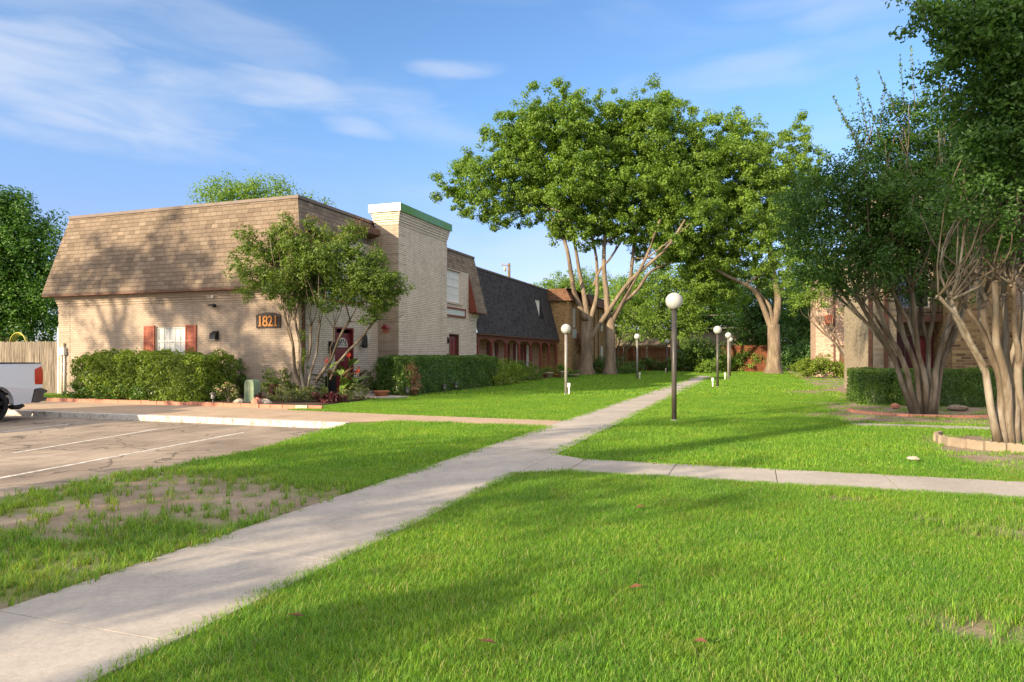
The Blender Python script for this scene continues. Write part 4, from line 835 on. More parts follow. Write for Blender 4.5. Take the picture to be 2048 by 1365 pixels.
# ---------------------------------------------------------------- pickup truck, tail towards the kerb
def wheel_parts(t, x, y, R_=.41, wd=.27, s=1):
    w = MB(); n = 36; prof = [(.27,-wd/2),(.34,-wd/2-.005),(R_-.03,-wd/2+.02),(R_,-wd/2+.06),(R_,wd/2-.06),(R_-.03,wd/2-.02),(.34,wd/2+.005),(.27,wd/2)]
    vs = []
    for r, z in prof:
        for k in range(n): th = 2*math.pi*k/n; vs.append((x+z, y+r*math.cos(th), R_+r*math.sin(th)))
    w.add(vs, [(i*n+k, i*n+(k+1)%n, (i+1)*n+(k+1)%n, (i+1)*n+k) for i in range(len(prof)-1) for k in range(n)], smooth=True)
    wh = w.build('wheel', M['rubber'], t); w = MB(); xo = x+s*(wd/2-.02)
    w.tube([(xo-s*.01,y,R_),(xo+s*.01,y,R_)], .07, 12)
    for k in range(6):
        th = k*math.pi/3+.3; c, sn = math.cos(th), math.sin(th)
        for dd in (-.06, .06): w.tube([(xo,y+.05*math.cos(th+dd*4),R_+.05*math.sin(th+dd*4)),(xo+s*.005,y+.26*math.cos(th+dd*2.2),R_+.26*math.sin(th+dd*2.2))], .022, 6)
    w.tube([(xo,y+.265*math.cos(a),R_+.265*math.sin(a)) for a in np.linspace(0,2*math.pi,30)], .018, 6, cap=False)
    w.tube([(x-s*.02,y,R_),(x-s*.01,y,R_)], .26, 24); o = w.build('rim', M['rim'], wh)
def pickup():
    t = thing('pickup_truck', (-17.45, 11.45, -.13), 'white pickup truck with dark wheels and red tail light backed up to kerb', 'pickup truck')
    t.rotation_euler = (0, 0, R(9))     # local: +x = side seen, +y = tail; origin under the seen rear wheel
    hw = 1.0; cx = -hw
    def side(xs, s):
        w = MB(); arc = [(.52*math.cos(a), .42+.50*math.sin(a)) for a in np.linspace(0, math.pi, 14)]
        pts = [(.52,.42),(.62,.42),(.98,.46),(1.05,.80),(1.29,.84),(1.30,1.30),(1.28,1.44),(-1.05,1.44),(-1.05,.45),(-.52,.42)]
        poly = pts+[(a,b) for a,b in arc[::-1]][1:-1]
        n = len(poly); bulge = lambda z: .03*math.sin(min(max((z-.4)/1.05,0),1)*math.pi)
        vo = [(xs+s*bulge(z), y, z) for y, z in poly]; vi = [(xs-s*.12, y, z) for y, z in poly]
        w.add(vo+vi, [tuple(range(n)), tuple(range(n,2*n))[::-1]]+[(i,(i+1)%n,n+(i+1)%n,n+i) for i in range(n)])
        return w.build('bed_side', M['carwhite'], t, .02)
    side(0, 1); side(-2*hw, -1)
    w = MB(); w.box(-2*hw+.1,-.1,1.18,1.27,.62,1.42); w.build('tailgate', M['carwhite'], t, .02)
    w = MB(); w.box(-2*hw+.1,-.1,-1.05,1.2,.66,.72); w.box(-2*hw+.1,-.1,-1.1,-1.05,.6,1.42); w.build('bed_floor', M['black'], t)
    w = MB(); w.box(-2*hw-.005,.012,-1.05,1.285,1.441,1.462); w.box(-2*hw+.13,-.13,-1.02,1.25,1.445,1.47); w.build('bed_cover', M['black'], t, .006)
    for xs, s in ((0,1),(-2*hw,-1)):
        w = MB(); w.prism([(1.08,1.0),(1.09,1.29),(1.29,1.37),(1.33,1.25),(1.335,.98),(1.31,.88),(1.09,.90)], 'x', xs-s*.06, xs+s*.028); w.build('tail_light', M['taillight'], t, .012)
        w = MB(); w.prism([(1.02,.44),(1.10,.76),(1.30,.80),(1.46,.74),(1.47,.68),(1.36,.66),(1.34,.56),(1.46,.56),(1.44,.49),(1.2,.42)], 'x', xs-s*.5, xs+s*.035); w.build('rear_bumper', M['lamp_pole'], t, .015)
        wheel_parts(t, xs-s*.14, 0, s=s); wheel_parts(t, xs-s*.14, -3.65, s=s)
        w = MB(); w.prism([(.50,.34),(.56,.40),(.74,.42),(.80,.36),(.62,.28)], 'x', xs-s*.2, xs+s*.03); w.build('mud_flap', M['black'], t)
    w = MB(); w.box(-2*hw+.5,-.5,1.28,1.46,.5,.74); w.build('bumper_centre', M['chrome'], t, .02)
    w = MB(); w.tube([(-hw,1.3,.45),(-hw,-4.3,.45)], .1, 8); w.box(-2*hw+.1,-.1,-.06,.06,.36,.46); w.box(-2*hw+.1,-.1,-3.71,-3.59,.36,.46); w.build('chassis', M['black'], t)
    # cab and bonnet
    w = MB(); arcf = [(-3.65+.5*math.cos(a), .42+.48*math.sin(a)) for a in np.linspace(0, math.pi, 12)]
    poly = [(-1.12,.42),(-1.12,1.40),(-3.0,1.36),(-4.45,1.22),(-4.62,.95),(-4.6,.5),(-4.2,.42)]+arcf[::-1][0:]
    w.prism(poly, 'x', -2*hw, 0); w.build('cab_body', M['carwhite'], t, .03)
    w = MB(); w.prism([(-1.15,1.38),(-1.3,1.86),(-2.45,1.88),(-3.05,1.35)], 'x', -2*hw+.12, -.12); w.build('greenhouse', M['carglass'], t, .04)
    w = MB(); w.prism([(-1.27,1.84),(-1.32,1.93),(-2.4,1.94),(-2.5,1.85)], 'x', -2*hw+.1, -.1); w.build('roof', M['carwhite'], t, .03)
    w = MB(); w.box(-2*hw+.2,-.2,-4.66,-4.60,.75,1.1); w.build('grille', M['black'], t, .02)
pickup()
# ---------------------------------------------------------------- trees
def leaf_tree(name, label, cat, base, trunk_r, fork_z, stems, lobes, leafm_, size, per_m3, puff, per_puff, group=None, flare=1.6, bark='bark', trunk_pts=None, up=.35, flat=.75, twigs=0):
    t = wthing(name, base, label, cat, group); w = MB(); bx, by = base[0], base[1]
    if trunk_pts is None: trunk_pts = [(bx,by,-.2),(bx,by,.15),(bx,by,.7),(bx+.05,by,fork_z*.5),(bx,by,fork_z)]
    k = len(trunk_pts); rr = [trunk_r*flare, trunk_r*flare*.93, trunk_r*1.15, trunk_r, trunk_r*.95][:k]
    w.tube(trunk_pts, rr, 16)
    for st in stems:                      # each: list of points, start radius, end radius
        pts, r0, r1 = st; P_ = [Vector(p) for p in pts]; out = []
        for i in range(len(P_)-1):
            m_ = 4
            for j in range(m_):
                q = j/m_; p0 = P_[max(i-1,0)]; p1 = P_[i]; p2 = P_[i+1]; p3 = P_[min(i+2,len(P_)-1)]
                out.append(.5*((2*p1)+(p2-p0)*q+(2*p0-5*p1+4*p2-p3)*q*q+(3*p1-3*p2+p3-p0)*q**3))
        out.append(P_[-1]); n = len(out); w.tube(out, [r0+(r1-r0)*(i/(n-1))**.8 for i in range(n)], 10)
        for _ in range(twigs):            # side branches reach into the crown
            i = random.randint(int(n*.55), n-1); c = lobes[random.randrange(len(lobes))]; tgt = Vector(c[0])
            if (tgt-out[i]).length < 6.5: limb(w, out[i], out[i]+(tgt-out[i])*.85, (r0+(r1-r0)*i/n)*.55, .03, .1, 5, 6)
    w.build('trunk', M[bark], t)
    P_, O_, T_ = lobes_points(lobes, per_m3, puff, per_puff, flat=flat)
    leaves('crown', P_, size, M[leafm_], t, O_, up=up, tint=T_); return t
def rough(L_, k=3, seedv=4):          # small side lobes make the outline uneven
    rs = random.Random(seedv); out = []
    for c, r in L_:
        out.append((c, r*.88))
        for _ in range(k):
            d = Vector((rs.gauss(0,1), rs.gauss(0,1), rs.gauss(0,1)+.3)).normalized(); out.append((tuple(Vector(c)+d*r*rs.uniform(.95,1.25)), r*rs.uniform(.16,.34)))
    return out
def lob(L, D, jit=.0):
    out = []
    for e in L:
        px, py, r = e[:3]; dd = e[3] if len(e) > 3 else 0; out.append((tuple(at(px, py, D+dd)), r)); 
    return out
a55 = lambda x, y, d=0: tuple(at(x, y, 55.3+d))
T1L = lob([(893,368,1.0),(915,385,1.5),(945,362,2.0,1),(960,405,1.9,-1),(985,340,2.5,-1),(1000,400,2.3,1),(995,275,2.0),(1035,285,2.6,1),(1040,340,3.0,-1),(1055,400,2.6),(1060,235,2.2),(1085,250,2.4,-1.5),(1090,320,3.4,1.5),(1100,390,3.0,-1),(1115,225,2.3,.5),(1140,270,3.0),(1150,345,3.4,-2),(1130,430,2.6),(1160,455,2.2,-1),(1160,225,1.9,-1),(1185,300,3.2,1),(1110,455,1.7,-1),(1190,400,3.0),(1195,455,2.0,1),(1005,438,1.1),(925,340,1.3)], 55.3)
leaf_tree('shade_tree', 'big broad leaved tree by the walk, crown reaching left over the roofs', 'tree', at(1172,751,55.3)[:2]+(0,) if 0 else (at(1172,751,55.3).x, at(1172,751,55.3).y, 0), .47, 4.3,
    [([a55(1172,640),a55(1150,590),a55(1142,545,-1),a55(1128,480,-1),a55(1085,400,-1)],.27,.10), ([a55(1176,645),a55(1168,590),a55(1158,540,.5),a55(1148,480),a55(1130,400)],.24,.09),
     ([a55(1172,665),a55(1192,600),a55(1194,555),a55(1190,500,1),a55(1165,420)],.22,.08), ([a55(1188,572),a55(1200,540),a55(1222,515),a55(1250,470,1)],.14,.07), ([a55(1172,690,-.1),a55(1212,630,-.5),a55(1262,560,-1.5),a55(1330,500,-2),a55(1370,440,-2)],.24,.08)],
    rough(T1L), 'leaf_big', .20, 1.55, .46, 62, flare=1.75, twigs=5)
T2L = lob([(1205,255,2.2,1),(1225,215,1.9),(1235,300,3.2,2),(1245,370,3.2),(1265,240,2.6),(1290,215,2.2,1),(1295,300,3.6),(1300,380,3.4,-2),(1320,240,2.5,-1),(1330,325,3.2,1),(1345,400,3.2),(1340,220,1.8,1),(1370,340,3.0,-1),(1385,420,3.0,-2),(1375,270,2.2),(1240,440,2.6,-1),(1290,460,2.6,1),(1340,480,2.6,-2),(1400,490,2.6,1),(1425,380,2.4,1),(1420,290,1.8,1),(1200,430,1.9,-1.5),(1410,330,2.2),(1380,520,2.0),(1350,512,1.6,1),(1415,540,2.0),(1305,492,1.9)], 56.5)
leaf_tree('shade_tree', 'big broad leaved tree with forked trunk, second right of the charcoal roof', 'tree', (at(1220,751,55.3).x, at(1220,751,55.3).y, 0), .40, 4.6,
    [([a55(1217,645),a55(1213,590),a55(1208,540),a55(1210,470),a55(1225,380,1)],.29,.10), ([a55(1222,640),a55(1255,590),a55(1262,545,1),a55(1270,480,1),a55(1290,370,1)],.24,.09),
     ([a55(1240,612),a55(1275,580),a55(1300,545,1),a55(1345,525,2),a55(1410,505,3)],.17,.06), ([a55(1222,650),a55(1255,585,-1),a55(1290,520,-2),a55(1320,440,-2)],.22,.08)],
    rough(T2L), 'leaf_big', .20, 1.55, .46, 62, flare=1.7, twigs=5)
T3X = 0
a58 = lambda x, y, d=0: tuple(at(x, y, 58+d))
T3L = lob([(1462,258,1.9),(1488,248,1.6,1),(1440,300,2.4,1),(1475,320,3.0,-1),(1515,300,2.4,1),(1500,370,3.4),(1450,385,3.0,1),(1545,340,2.6),(1550,420,3.2,1),(1495,440,3.4,-2),(1440,460,3.0,-1),(1420,530,2.6),(1465,520,2.8,1),(1395,560,1.8,-1),(1545,490,2.6,-2),(1520,540,2.0,1),(1595,300,2.0,2),(1600,350,2.8,2),(1598,268,1.3,2),(1590,420,2.8,1),(1480,580,1.6,3),(1432,585,1.6,1),(1620,390,2.0,2),(1420,580,1.8),(1392,590,1.4),(1460,600,1.5,2),(1580,520,2.0,1),(1572,560,1.7,1),(1400,500,2.3)], 58)
b3 = at(1547,745,58)
leaf_tree('shade_tree', 'tall sunlit tree on the right lawn with thick forked trunk', 'tree', (b3.x, b3.y, 0), .52, 4.2,
    [([a58(1547,655),a58(1556,600),a58(1545,540),a58(1535,470),a58(1510,380)],.36,.12), ([a58(1543,660),a58(1520,600),a58(1500,575,-1),a58(1450,550,-2),a58(1400,520,-2)],.26,.08),
     ([a58(1545,665),a58(1540,615),a58(1515,580,1),a58(1512,530,1),a58(1480,450)],.18,.07), ([a58(1556,600),a58(1575,540,1),a58(1590,450,1),a58(1600,340,2)],.18,.07)],
    rough(T3L), 'leaf_bg', .20, 1.5, .46, 60, flare=1.65, twigs=4)
# background trees
def bg_tree(px, pybase, D, lobes, label, size=.26, per=.9, m='leaf_bg', r=.3, group='trees beyond the far fence'):
    b = at(px, 713, D); tops = [l for l in lobes]; L_ = lob(lobes, D); c = L_[len(L_)//2][0]
    return leaf_tree('background_tree', label, 'tree', (b.x, b.y, 0), r, 3.0, [([(b.x,b.y,2.9),(b.x+.3,b.y,5),tuple(Vector(c))],r*.7,.08), ([(b.x,b.y,2.8),(b.x-1.2,b.y,5.5),tuple(Vector(L_[0][0]))],r*.5,.06)], L_, m, size, per, .8, 34, group=group, twigs=3)
bg_tree(1340, 700, 84, [(1280,600,3.4),(1300,560,3.0),(1330,620,3.6),(1345,570,3.4),(1370,610,3.6),(1310,650,3.0),(1370,655,2.8),(1270,640,2.6),(1250,610,2.2)], 'bright green tree beyond the fence, left of the nearest lamp globe')
bg_tree(1430, 700, 92, [(1400,600,3.8),(1440,570,4),(1450,620,4),(1480,650,3.4),(1420,660,3.2),(1395,640,3)], 'tall tree beyond fence behind the row of small lamps')
bg_tree(1520, 700, 82, [(1490,620,3.2),(1520,580,3.8),(1510,660,3.4),(1560,610,3.6),(1560,670,3.2),(1590,640,3.4),(1480,690,2.2),(1600,690,2.4),(1530,700,2.0)], 'dark dense tree behind trunk of the right lawn tree', m='leaf_dark')
bg_tree(1610, 700, 74, [(1600,600,2.8),(1620,560,2.8),(1590,660,2.8),(1625,640,2.8),(1615,695,2.0),(1650,540,3),(1680,600,3)], 'shaded dark tree left of the pink brick house', m='leaf_dark')
bg_tree(1150, 700, 104, [(1100,590,3.2),(1130,585,3.6),(1160,582,3.6),(1190,590,3.6),(1230,600,3.6),(1210,640,3.6)], 'light green tree showing over the charcoal and red roofs')
bg_tree(1230, 700, 88, [(1220,640,2.4),(1245,600,3.0),(1250,650,2.6),(1262,565,2.2)], 'yellow green tree behind the second big trunk')
# behind the beige block
for px, L_, lab in [(470, [(425,400,1.6),(450,388,1.9),(470,392,1.6),(495,390,1.7),(540,385,1.9),(565,392,1.5),(520,398,1.8)], 'tree crown showing above the brown mansard roof edge'), (640, [(634,405,.9),(652,412,.7),(615,412,.8)], 'small tree top above the roof right of front corner')]:
    bg_tree(px, 700, 58, L_, lab, .2, 1.5, group='tree tops above the beige house')
# conifer like tree at the far left
LC = lob([(30,400,1.0),(20,430,1.5),(60,430,1.1),(45,470,1.7),(85,460,1.2),(10,480,1.9),(95,500,1.3),(60,520,2.0),(20,540,2.2),(100,550,1.4),(75,580,1.8),(30,600,2.2),(100,610,1.3),(-10,420,1.8),(-20,500,2.4),(-30,580,2.6),(55,640,1.8),(105,650,1.0),(10,655,1.7),(-60,460,2.6),(-60,560,2.8),(-50,640,2.4),(90,680,.9)], 38)
b = at(15, 713, 38); leaf_tree('evergreen_tree', 'dense bright green tree behind the grey picket fence', 'tree', (b.x, b.y, 0), .35, 2.2, [([(b.x,b.y,2.1),(b.x+.4,b.y,3.6),tuple(at(60,520,38))],.2,.05),([(b.x,b.y,2.1),(b.x-.6,b.y,3.6),tuple(at(10,480,38))],.2,.05)], LC, 'leaf_conifer', .17, 2.6, .42, 42, up=.6, flat=1.2, twigs=6)
# ---- crape myrtles
def myrtle(name, label, base, stems, lobes, leafm_, size, per_m3, puff, per_puff, sub_n=5, kn=.07, group=None, sprays=(), bark='bark_cm', leafup=.3, seeds=False):
    """stems: (base point, knuckle point, radius); many thin shoots rise from each knuckle"""
    t = wthing(name, base, label, 'tree', group); w = MB(); shoots = []
    extra_ = []
    for b0, k0, r0 in stems:
        b0, k0 = Vector(b0), Vector(k0)
        if r0 > .06 and len(stems) > 6:
            a_ = random.random()*6.28; o_ = Vector((math.cos(a_), math.sin(a_), 0))*random.uniform(.35,.6)
            extra_.append((tuple(b0), tuple(k0+o_+Vector((0,0,random.uniform(-.35,.3)))), r0*.62))
    mids = {}
    for b0, k0, r0 in list(stems)+extra_:
        fork = (b0, k0, r0) in extra_; key = tuple(b0)
        if fork: b0 = mids[key]
        b0, k0 = Vector(b0), Vector(k0); r0 = r0*.8; d = k0-b0; side = d.cross(Vector((0,0,1)))*random.uniform(-.07,.07)
        pts = []; rad = []
        for i in range(9):
            q = i/8; sw = math.sin(q*7.5+b0.x*9)*.05*d.length*.5+random.gauss(0,.012)
            pts.append(b0+Vector((d.x*q**1.25, d.y*q**1.25, d.z*q))+side*math.sin(math.pi*q)+Vector((sw, sw*.5, 0))*math.sin(math.pi*q)); rad.append(r0*(1.2-.45*q if i > 0 else (1.5 if b0.z < .5 else .9))*random.uniform(.93,1.08))
        if not fork: mids[key] = pts[4].copy()
        pts[-1] = k0; rad[-1] = r0*.85
        w.tube(pts, rad, 10); 
        for _k in range(3):
            c_ = (k0.x+random.gauss(0,r0*.5), k0.y+random.gauss(0,r0*.5), k0.z+random.gauss(0,r0*.6)); rk = r0*random.uniform(.55,.85); w.lathe([(.001,-rk),(rk*.8,-rk*.6),(rk,0),(rk*.8,rk*.6),(.001,rk)], c_, 7)
        near = sorted(lobes, key=lambda l: (Vector(l[0])-k0).xy.length+random.random()*.8)[:sub_n+2]
        for j in range(sub_n):
            tg = Vector(near[j % len(near)][0])+Vector((random.gauss(0,.4), random.gauss(0,.4), random.gauss(0,.3)))
            e = k0+(tg-k0)*random.uniform(.8, 1.05); limb(w, k0, e, r0*random.uniform(.32,.5), .010, .10, 7, 6, arc=(random.gauss(0,.15), random.gauss(0,.15), -.05*(e-k0).length)); shoots.append((k0, e))
    w.build('trunk', M[bark], t)
    P_, O_, T_ = lobes_points(lobes, per_m3, puff, per_puff, shell=.5)
    ex = []
    for a, b_ in sprays:                  # long leafy shoots that stick out of the crown
        a, b_ = Vector(a), Vector(b_); n = int((b_-a).length/.035); 
        for i in range(n):
            q = i/n; p = a+(b_-a)*q; ex.append((p.x+random.gauss(0,.055*(1.15-q)), p.y+random.gauss(0,.055*(1.15-q)), p.z+random.gauss(0,.03)))
    if ex:
        ex = np.array(ex); P_ = np.concatenate([P_, ex]); O_ = np.concatenate([O_, rng.normal(size=ex.shape)*.5]); T_ = np.concatenate([T_, rng.random(len(ex))*.5+.4])
        w2 = MB()
        for a, b_ in sprays: w2.tube([a, b_], [.012,.004], 5)
        w2.build('shoot', M[bark], t)
    if seeds:
        tops = np.array([l[0] for l in lobes]); k_ = [i for i in range(len(lobes)) if lobes[i][0][2] > np.median(tops[:,2])]
        sp_ = np.concatenate([np.array(lobes[i][0])+np.array([0,0,.75])*(lobes[i][1])+rng.normal(size=(60,3))*np.array([.8,.8,.28])*lobes[i][1]*.5 for i in k_]); leaves('seed_heads', sp_, .05, M['leaf_dry'], t)
    leaves('crown', P_, size, M[leafm_], t, O_, up=leafup, tint=T_); return t
# small one at the front corner of the beige block
D0 = 23.2; q = lambda x, y, d=0: tuple(at(x, y, D0+d)); bx = at(612, 797, D0)
CL = lob([(490,470,.40),(505,500,.5),(475,540,.42,-.5),(520,545,.6),(545,470,.42,.2),(550,505,.6,.4),(570,460,.42),(590,490,.6,-.3),(560,575,.6,-.4),(600,540,.75),(612,585,.62,.3),(500,580,.42,-.4),(640,470,.5,.4),(640,520,.8,-.3),(665,565,.7,.5),(690,500,.65),(700,475,.5,.3),(710,540,.8,-.2),(700,590,.6,.2),(745,520,.6,.3),(740,570,.75,-.3),(775,560,.6,0),(770,600,.55,.2),(800,575,.38,0),(745,615,.5,.1),(655,605,.4,-.4),(575,440,.3,0),(620,450,.35,.2),(715,455,.3,0),(580,610,.35,-.3),(470,515,.25,0),(730,640,.3,0)], D0)
myrtle('crape_myrtle', 'small crape myrtle with pink brown seed heads before the front corner', (bx.x, bx.y, 0),
    [(q(606,802),q(575,660),.055),(q(611,802),q(590,640),.06),(q(612,802,.1),q(622,655,.2),.06),(q(615,802),q(640,650,-.2),.05),(q(622,800),q(700,640,.1),.065),(q(660,760,.1),q(752,640,.2),.05),(q(603,800),q(576,652,-.2),.055)],
    CL, 'leaf_cm', .08, 85, .18, 26, 4, kn=.055, seeds=True)
# two large many stemmed ones on the right
D1 = 17.8; q = lambda x, y, d=0: tuple(at(x, y, D1+d)); bx = at(1850, 828, D1)
C1 = lob([(1590,400,.75),(1600,455,.7,.5),(1585,490,.55,-.3),(1635,370,.75,.5),(1640,440,1.0),(1640,510,.8,-.4),(1690,350,.75),(1700,420,1.1,.6),(1700,500,1.0,-.5),(1745,300,.8,.3),(1750,370,1.1,-.6),(1760,450,1.2,.5),(1750,530,.9,-.3),(1710,560,.6,.2),(1800,260,.85,.4),(1810,340,1.2,.7),(1820,420,1.2,-.7),(1820,500,1.1,.5),(1860,230,.85),(1870,300,1.2,1),(1880,390,1.3,.4),(1880,470,1.2,-.3),(1930,260,1.1,1),(1940,350,1.3,.8),(1950,440,1.2,.9),(1830,550,.7,.2),(1890,540,.7,.5),(1610,530,.45,0),(1730,250,.45,.2),(1780,215,.4,.2),(1620,345,.35,0),(1580,440,.4,0),(1640,560,.45),(1690,585,.42,.4),(1750,575,.5,.6),(1800,580,.5,.4),(1860,585,.5,.6),(1920,560,.65,.9),(1600,560,.35),(1660,540,.5,.6),(1770,545,.6,-.8)], D1)
SP = [(q(1740,290),q(1712,150)),(q(1760,280),q(1735,195)),(q(1720,300),q(1665,190)),(q(1745,330),q(1675,215)),(q(1800,250),q(1755,140)),(q(1810,240),q(1800,110)),(q(1830,220),q(1822,90)),(q(1850,210),q(1865,130)),(q(1870,220),q(1895,140)),(q(1760,260),q(1770,165)),(q(1690,340),q(1650,300)),(q(1640,370),q(1600,320)),(q(1720,270),q(1690,250)),(q(1790,230),q(1780,180))]
myrtle('crape_myrtle', 'large crape myrtle with fan of many trunks inside the brick ring', (bx.x, bx.y, 0),
    [(q(1828,832),q(1712,590,.3),.075),(q(1836,833),q(1752,600,-.4),.08),(q(1842,833),q(1790,585,.3),.08),(q(1850,833),q(1822,580,-.3),.075),(q(1856,834),q(1868,590,.4),.08),(q(1862,834),q(1905,600,0),.085),(q(1866,833),q(1935,585,.5),.08),(q(1846,832,.3),q(1840,590,.8),.07),(q(1832,830,.2),q(1668,560,.6),.06)],
    C1, 'leaf_dark', .085, 19, .27, 34, 7, kn=.06, sprays=SP)
D2 = 11.7; q = lambda x, y, d=0: tuple(at(x, y, D2+d)); bx = at(2030, 888, D2)
C2 = lob([(1900,130,.5,-1.5),(1880,60,.5,-1.8),(1870,20,.45,-2),(1930,20,.7,-1.8),(1960,90,.75,-1.5),(1990,170,.85,-1),(1990,20,.8,-2),(2030,100,.9,-1.4),(2040,220,.95,-.6),(1960,240,.65,-.4),(2000,310,.85,0),(1930,330,.6,.4),(2050,380,.9,.4),(1980,400,.8,.6),(2070,20,1.0,-1.5),(2100,150,1.1,0),(2120,300,1.1,0),(1920,410,.55,1),(2040,470,.7,.8),(2150,60,1.2,0),(2160,420,1.0,0),(1960,330,.6,-.9),(2020,410,.65,-.9),(2060,300,.8,-1),(1925,400,.45,-.7),(2000,480,.42,-.5),(2050,480,.5,-.6),(1975,260,.7,-1),(2030,200,.8,-1.1),(1840,5,.3,-2),(1990,-60,1.0,-1.5),(2080,-80,1.2,-1)], D2)
SP2 = [(q(1930,90,-1.6),q(1835,25,-2)),(q(1920,150,-1.5),q(1880,200,-1.6)),(q(1960,200,-1),q(1895,260,-1)),(q(1900,40,-1.8),q(1815,5,-2))]
myrtle('crape_myrtle', 'nearest crape myrtle at right edge, one trunk leaning far left', (bx.x, bx.y, 0),
    [(q(1998,890),q(1900,600,.0),.07),(q(2008,893),q(1965,600,.3),.075),(q(2020,895),q(1990,560,-.2),.08),(q(2030,895),q(2005,590,.4),.075),(q(2040,893,.1),q(2048,580,0),.08),(q(2050,890,.2),q(2090,600,.2),.08),(q(2010,890,.2),q(1950,555,.6),.06)],
    C2, 'leaf_dark', .075, 34, .2, 34, 5, kn=.065, sprays=SP2)
D3 = 45; q = lambda x, y, d=0: tuple(at(x, y, D3+d)); bx = at(1715, 745, D3)
C3 = lob([(1570,565,1.0),(1600,590,1.1),(1590,610,.8),(1635,575,1.1),(1650,540,1.2),(1640,610,.7),(1680,560,1.3),(1600,540,1.1),(1720,540,1.4),(1740,600,.9),(1620,500,1.2),(1690,620,.5),(1580,520,.9)], D3)
myrtle('crape_myrtle', 'sunlit crape myrtle in front of the pink brick house', (bx.x, bx.y, 0),
    [(q(1708,745),q(1640,650),.09),(q(1712,745),q(1665,665),.08),(q(1716,745),q(1700,655),.09),(q(1722,745),q(1730,650),.09),(q(1704,745),q(1620,640),.07)], C3, 'leaf_bg', .12, 9, .32, 28, 5)
D4 = 66; q = lambda x, y, d=0: tuple(at(x, y, D4+d)); bx = at(1236, 736, D4)
myrtle('crape_myrtle', 'thin pale stemmed crape myrtle right of the second big trunk', (bx.x, bx.y, 0),
    [(q(1232,736),q(1240,680),.09),(q(1234,736),q(1262,690),.08),(q(1236,736),q(1275,670),.08),(q(1233,736),q(1228,670),.07)], lob([(1240,620,1.3),(1270,625,1.5),(1290,640,1.2),(1255,600,1.3),(1225,640,1.0),(1300,610,1.2)], D4), 'leaf_bg', .18, 2.2, .5, 24, 5)
bx = at(1585, 743, 66)
w = MB(); w.tube([(bx.x,bx.y,-.1),(bx.x,bx.y,.3),(bx.x+.05,bx.y,1.0)], [.75,.6,.55], 12); tag(w.build('tree_stump', M['bark']), 'short brown tree stump right of the tall lawn tree', 'tree stump')
# trees standing behind the photographer, they throw the evening shade
def shade_tree(x, y, zc, r, label, n=10, seedv=1, stretch=1.0):
    random.seed(seedv); Ls = [((x+random.gauss(0,r*.5), y+random.gauss(0,r*.5), zc+random.gauss(0,r*.38*stretch)), r*random.uniform(.26,.48)) for _ in range(n)]
    leaf_tree('street_tree', label, 'tree', (x, y, 0), .28, max(zc-r, 1.6), [([(x,y,max(zc-r,1.6)-.1),((x+l[0][0])/2,(y+l[0][1])/2,(zc+l[0][2])/2-.6),l[0]],.13,.04) for l in Ls[:5]], Ls, 'leaf_bg', .24, 1.1, .6, 26, group='trees behind the photographer', flare=1.4)
# ---------------------------------------------------------------- hedges, shrubs and the flower bed
random.seed(11)
def box_shell(x0, x1, y0, y1, z0, z1, n, depth=.10, wob=.06):
    A = [(y1-y0)*(z1-z0)]*2+[(x1-x0)*(z1-z0)]*2+[(x1-x0)*(y1-y0)]; A = np.array(A); k = rng.choice(5, n, p=A/A.sum())
    u, v = rng.random(n), rng.random(n); d = np.abs(rng.normal(0, depth, n)); X = x0+(x1-x0)*u; Y = y0+(y1-y0)*u; Z = z0+(z1-z0)*v
    P_ = np.zeros((n,3)); O_ = np.zeros((n,3))
    for f in range(5):
        m_ = k == f
        if f == 0: P_[m_] = np.stack([x0+d, Y, Z], 1)[m_]; O_[m_] = (-1,0,0)
        if f == 1: P_[m_] = np.stack([x1-d, Y, Z], 1)[m_]; O_[m_] = (1,0,0)
        if f == 2: P_[m_] = np.stack([X, y0+d, Z], 1)[m_]; O_[m_] = (0,-1,0)
        if f == 3: P_[m_] = np.stack([X, y1-d, Z], 1)[m_]; O_[m_] = (0,1,0)
        if f == 4: P_[m_] = np.stack([X, y0+(y1-y0)*v, z1-d], 1)[m_]; O_[m_] = (0,0,1)
    w_ = (vnoise(P_[:,0]+P_[:,2]*.7, P_[:,1]+P_[:,2]*1.3, .45, 5)-.5)*2*wob+(vnoise(P_[:,0]-P_[:,2], P_[:,1]+P_[:,2], .16, 6)-.5)*wob
    c = np.array([(x0+x1)/2, (y0+y1)/2, 0]); h = (P_-c); e = np.maximum(np.abs(h[:,0])/(x1-x0)*2, np.abs(h[:,1])/(y1-y0)*2)
    P_ += O_*w_[:,None]; P_[:,2] -= (e > .9)*(P_[:,2] > z1-.18)*rng.random(n)*.08
    return P_, O_
def core(boxes, ins=.13):
    vs, fs = [], []
    for x0,x1,y0,y1,z0,z1 in boxes:
        b = len(vs); x0 += ins; x1 -= ins; y0 += ins; y1 -= ins; z1 -= ins
        vs += [(x0,y0,z0),(x1,y0,z0),(x1,y1,z0),(x0,y1,z0),(x0,y0,z1),(x1,y0,z1),(x1,y1,z1),(x0,y1,z1)]
        fs += [(b+4,b+5,b+6,b+7),(b,b+1,b+5,b+4),(b+1,b+2,b+6,b+5),(b+2,b+3,b+7,b+6),(b+3,b,b+4,b+7)]
    return vs, fs
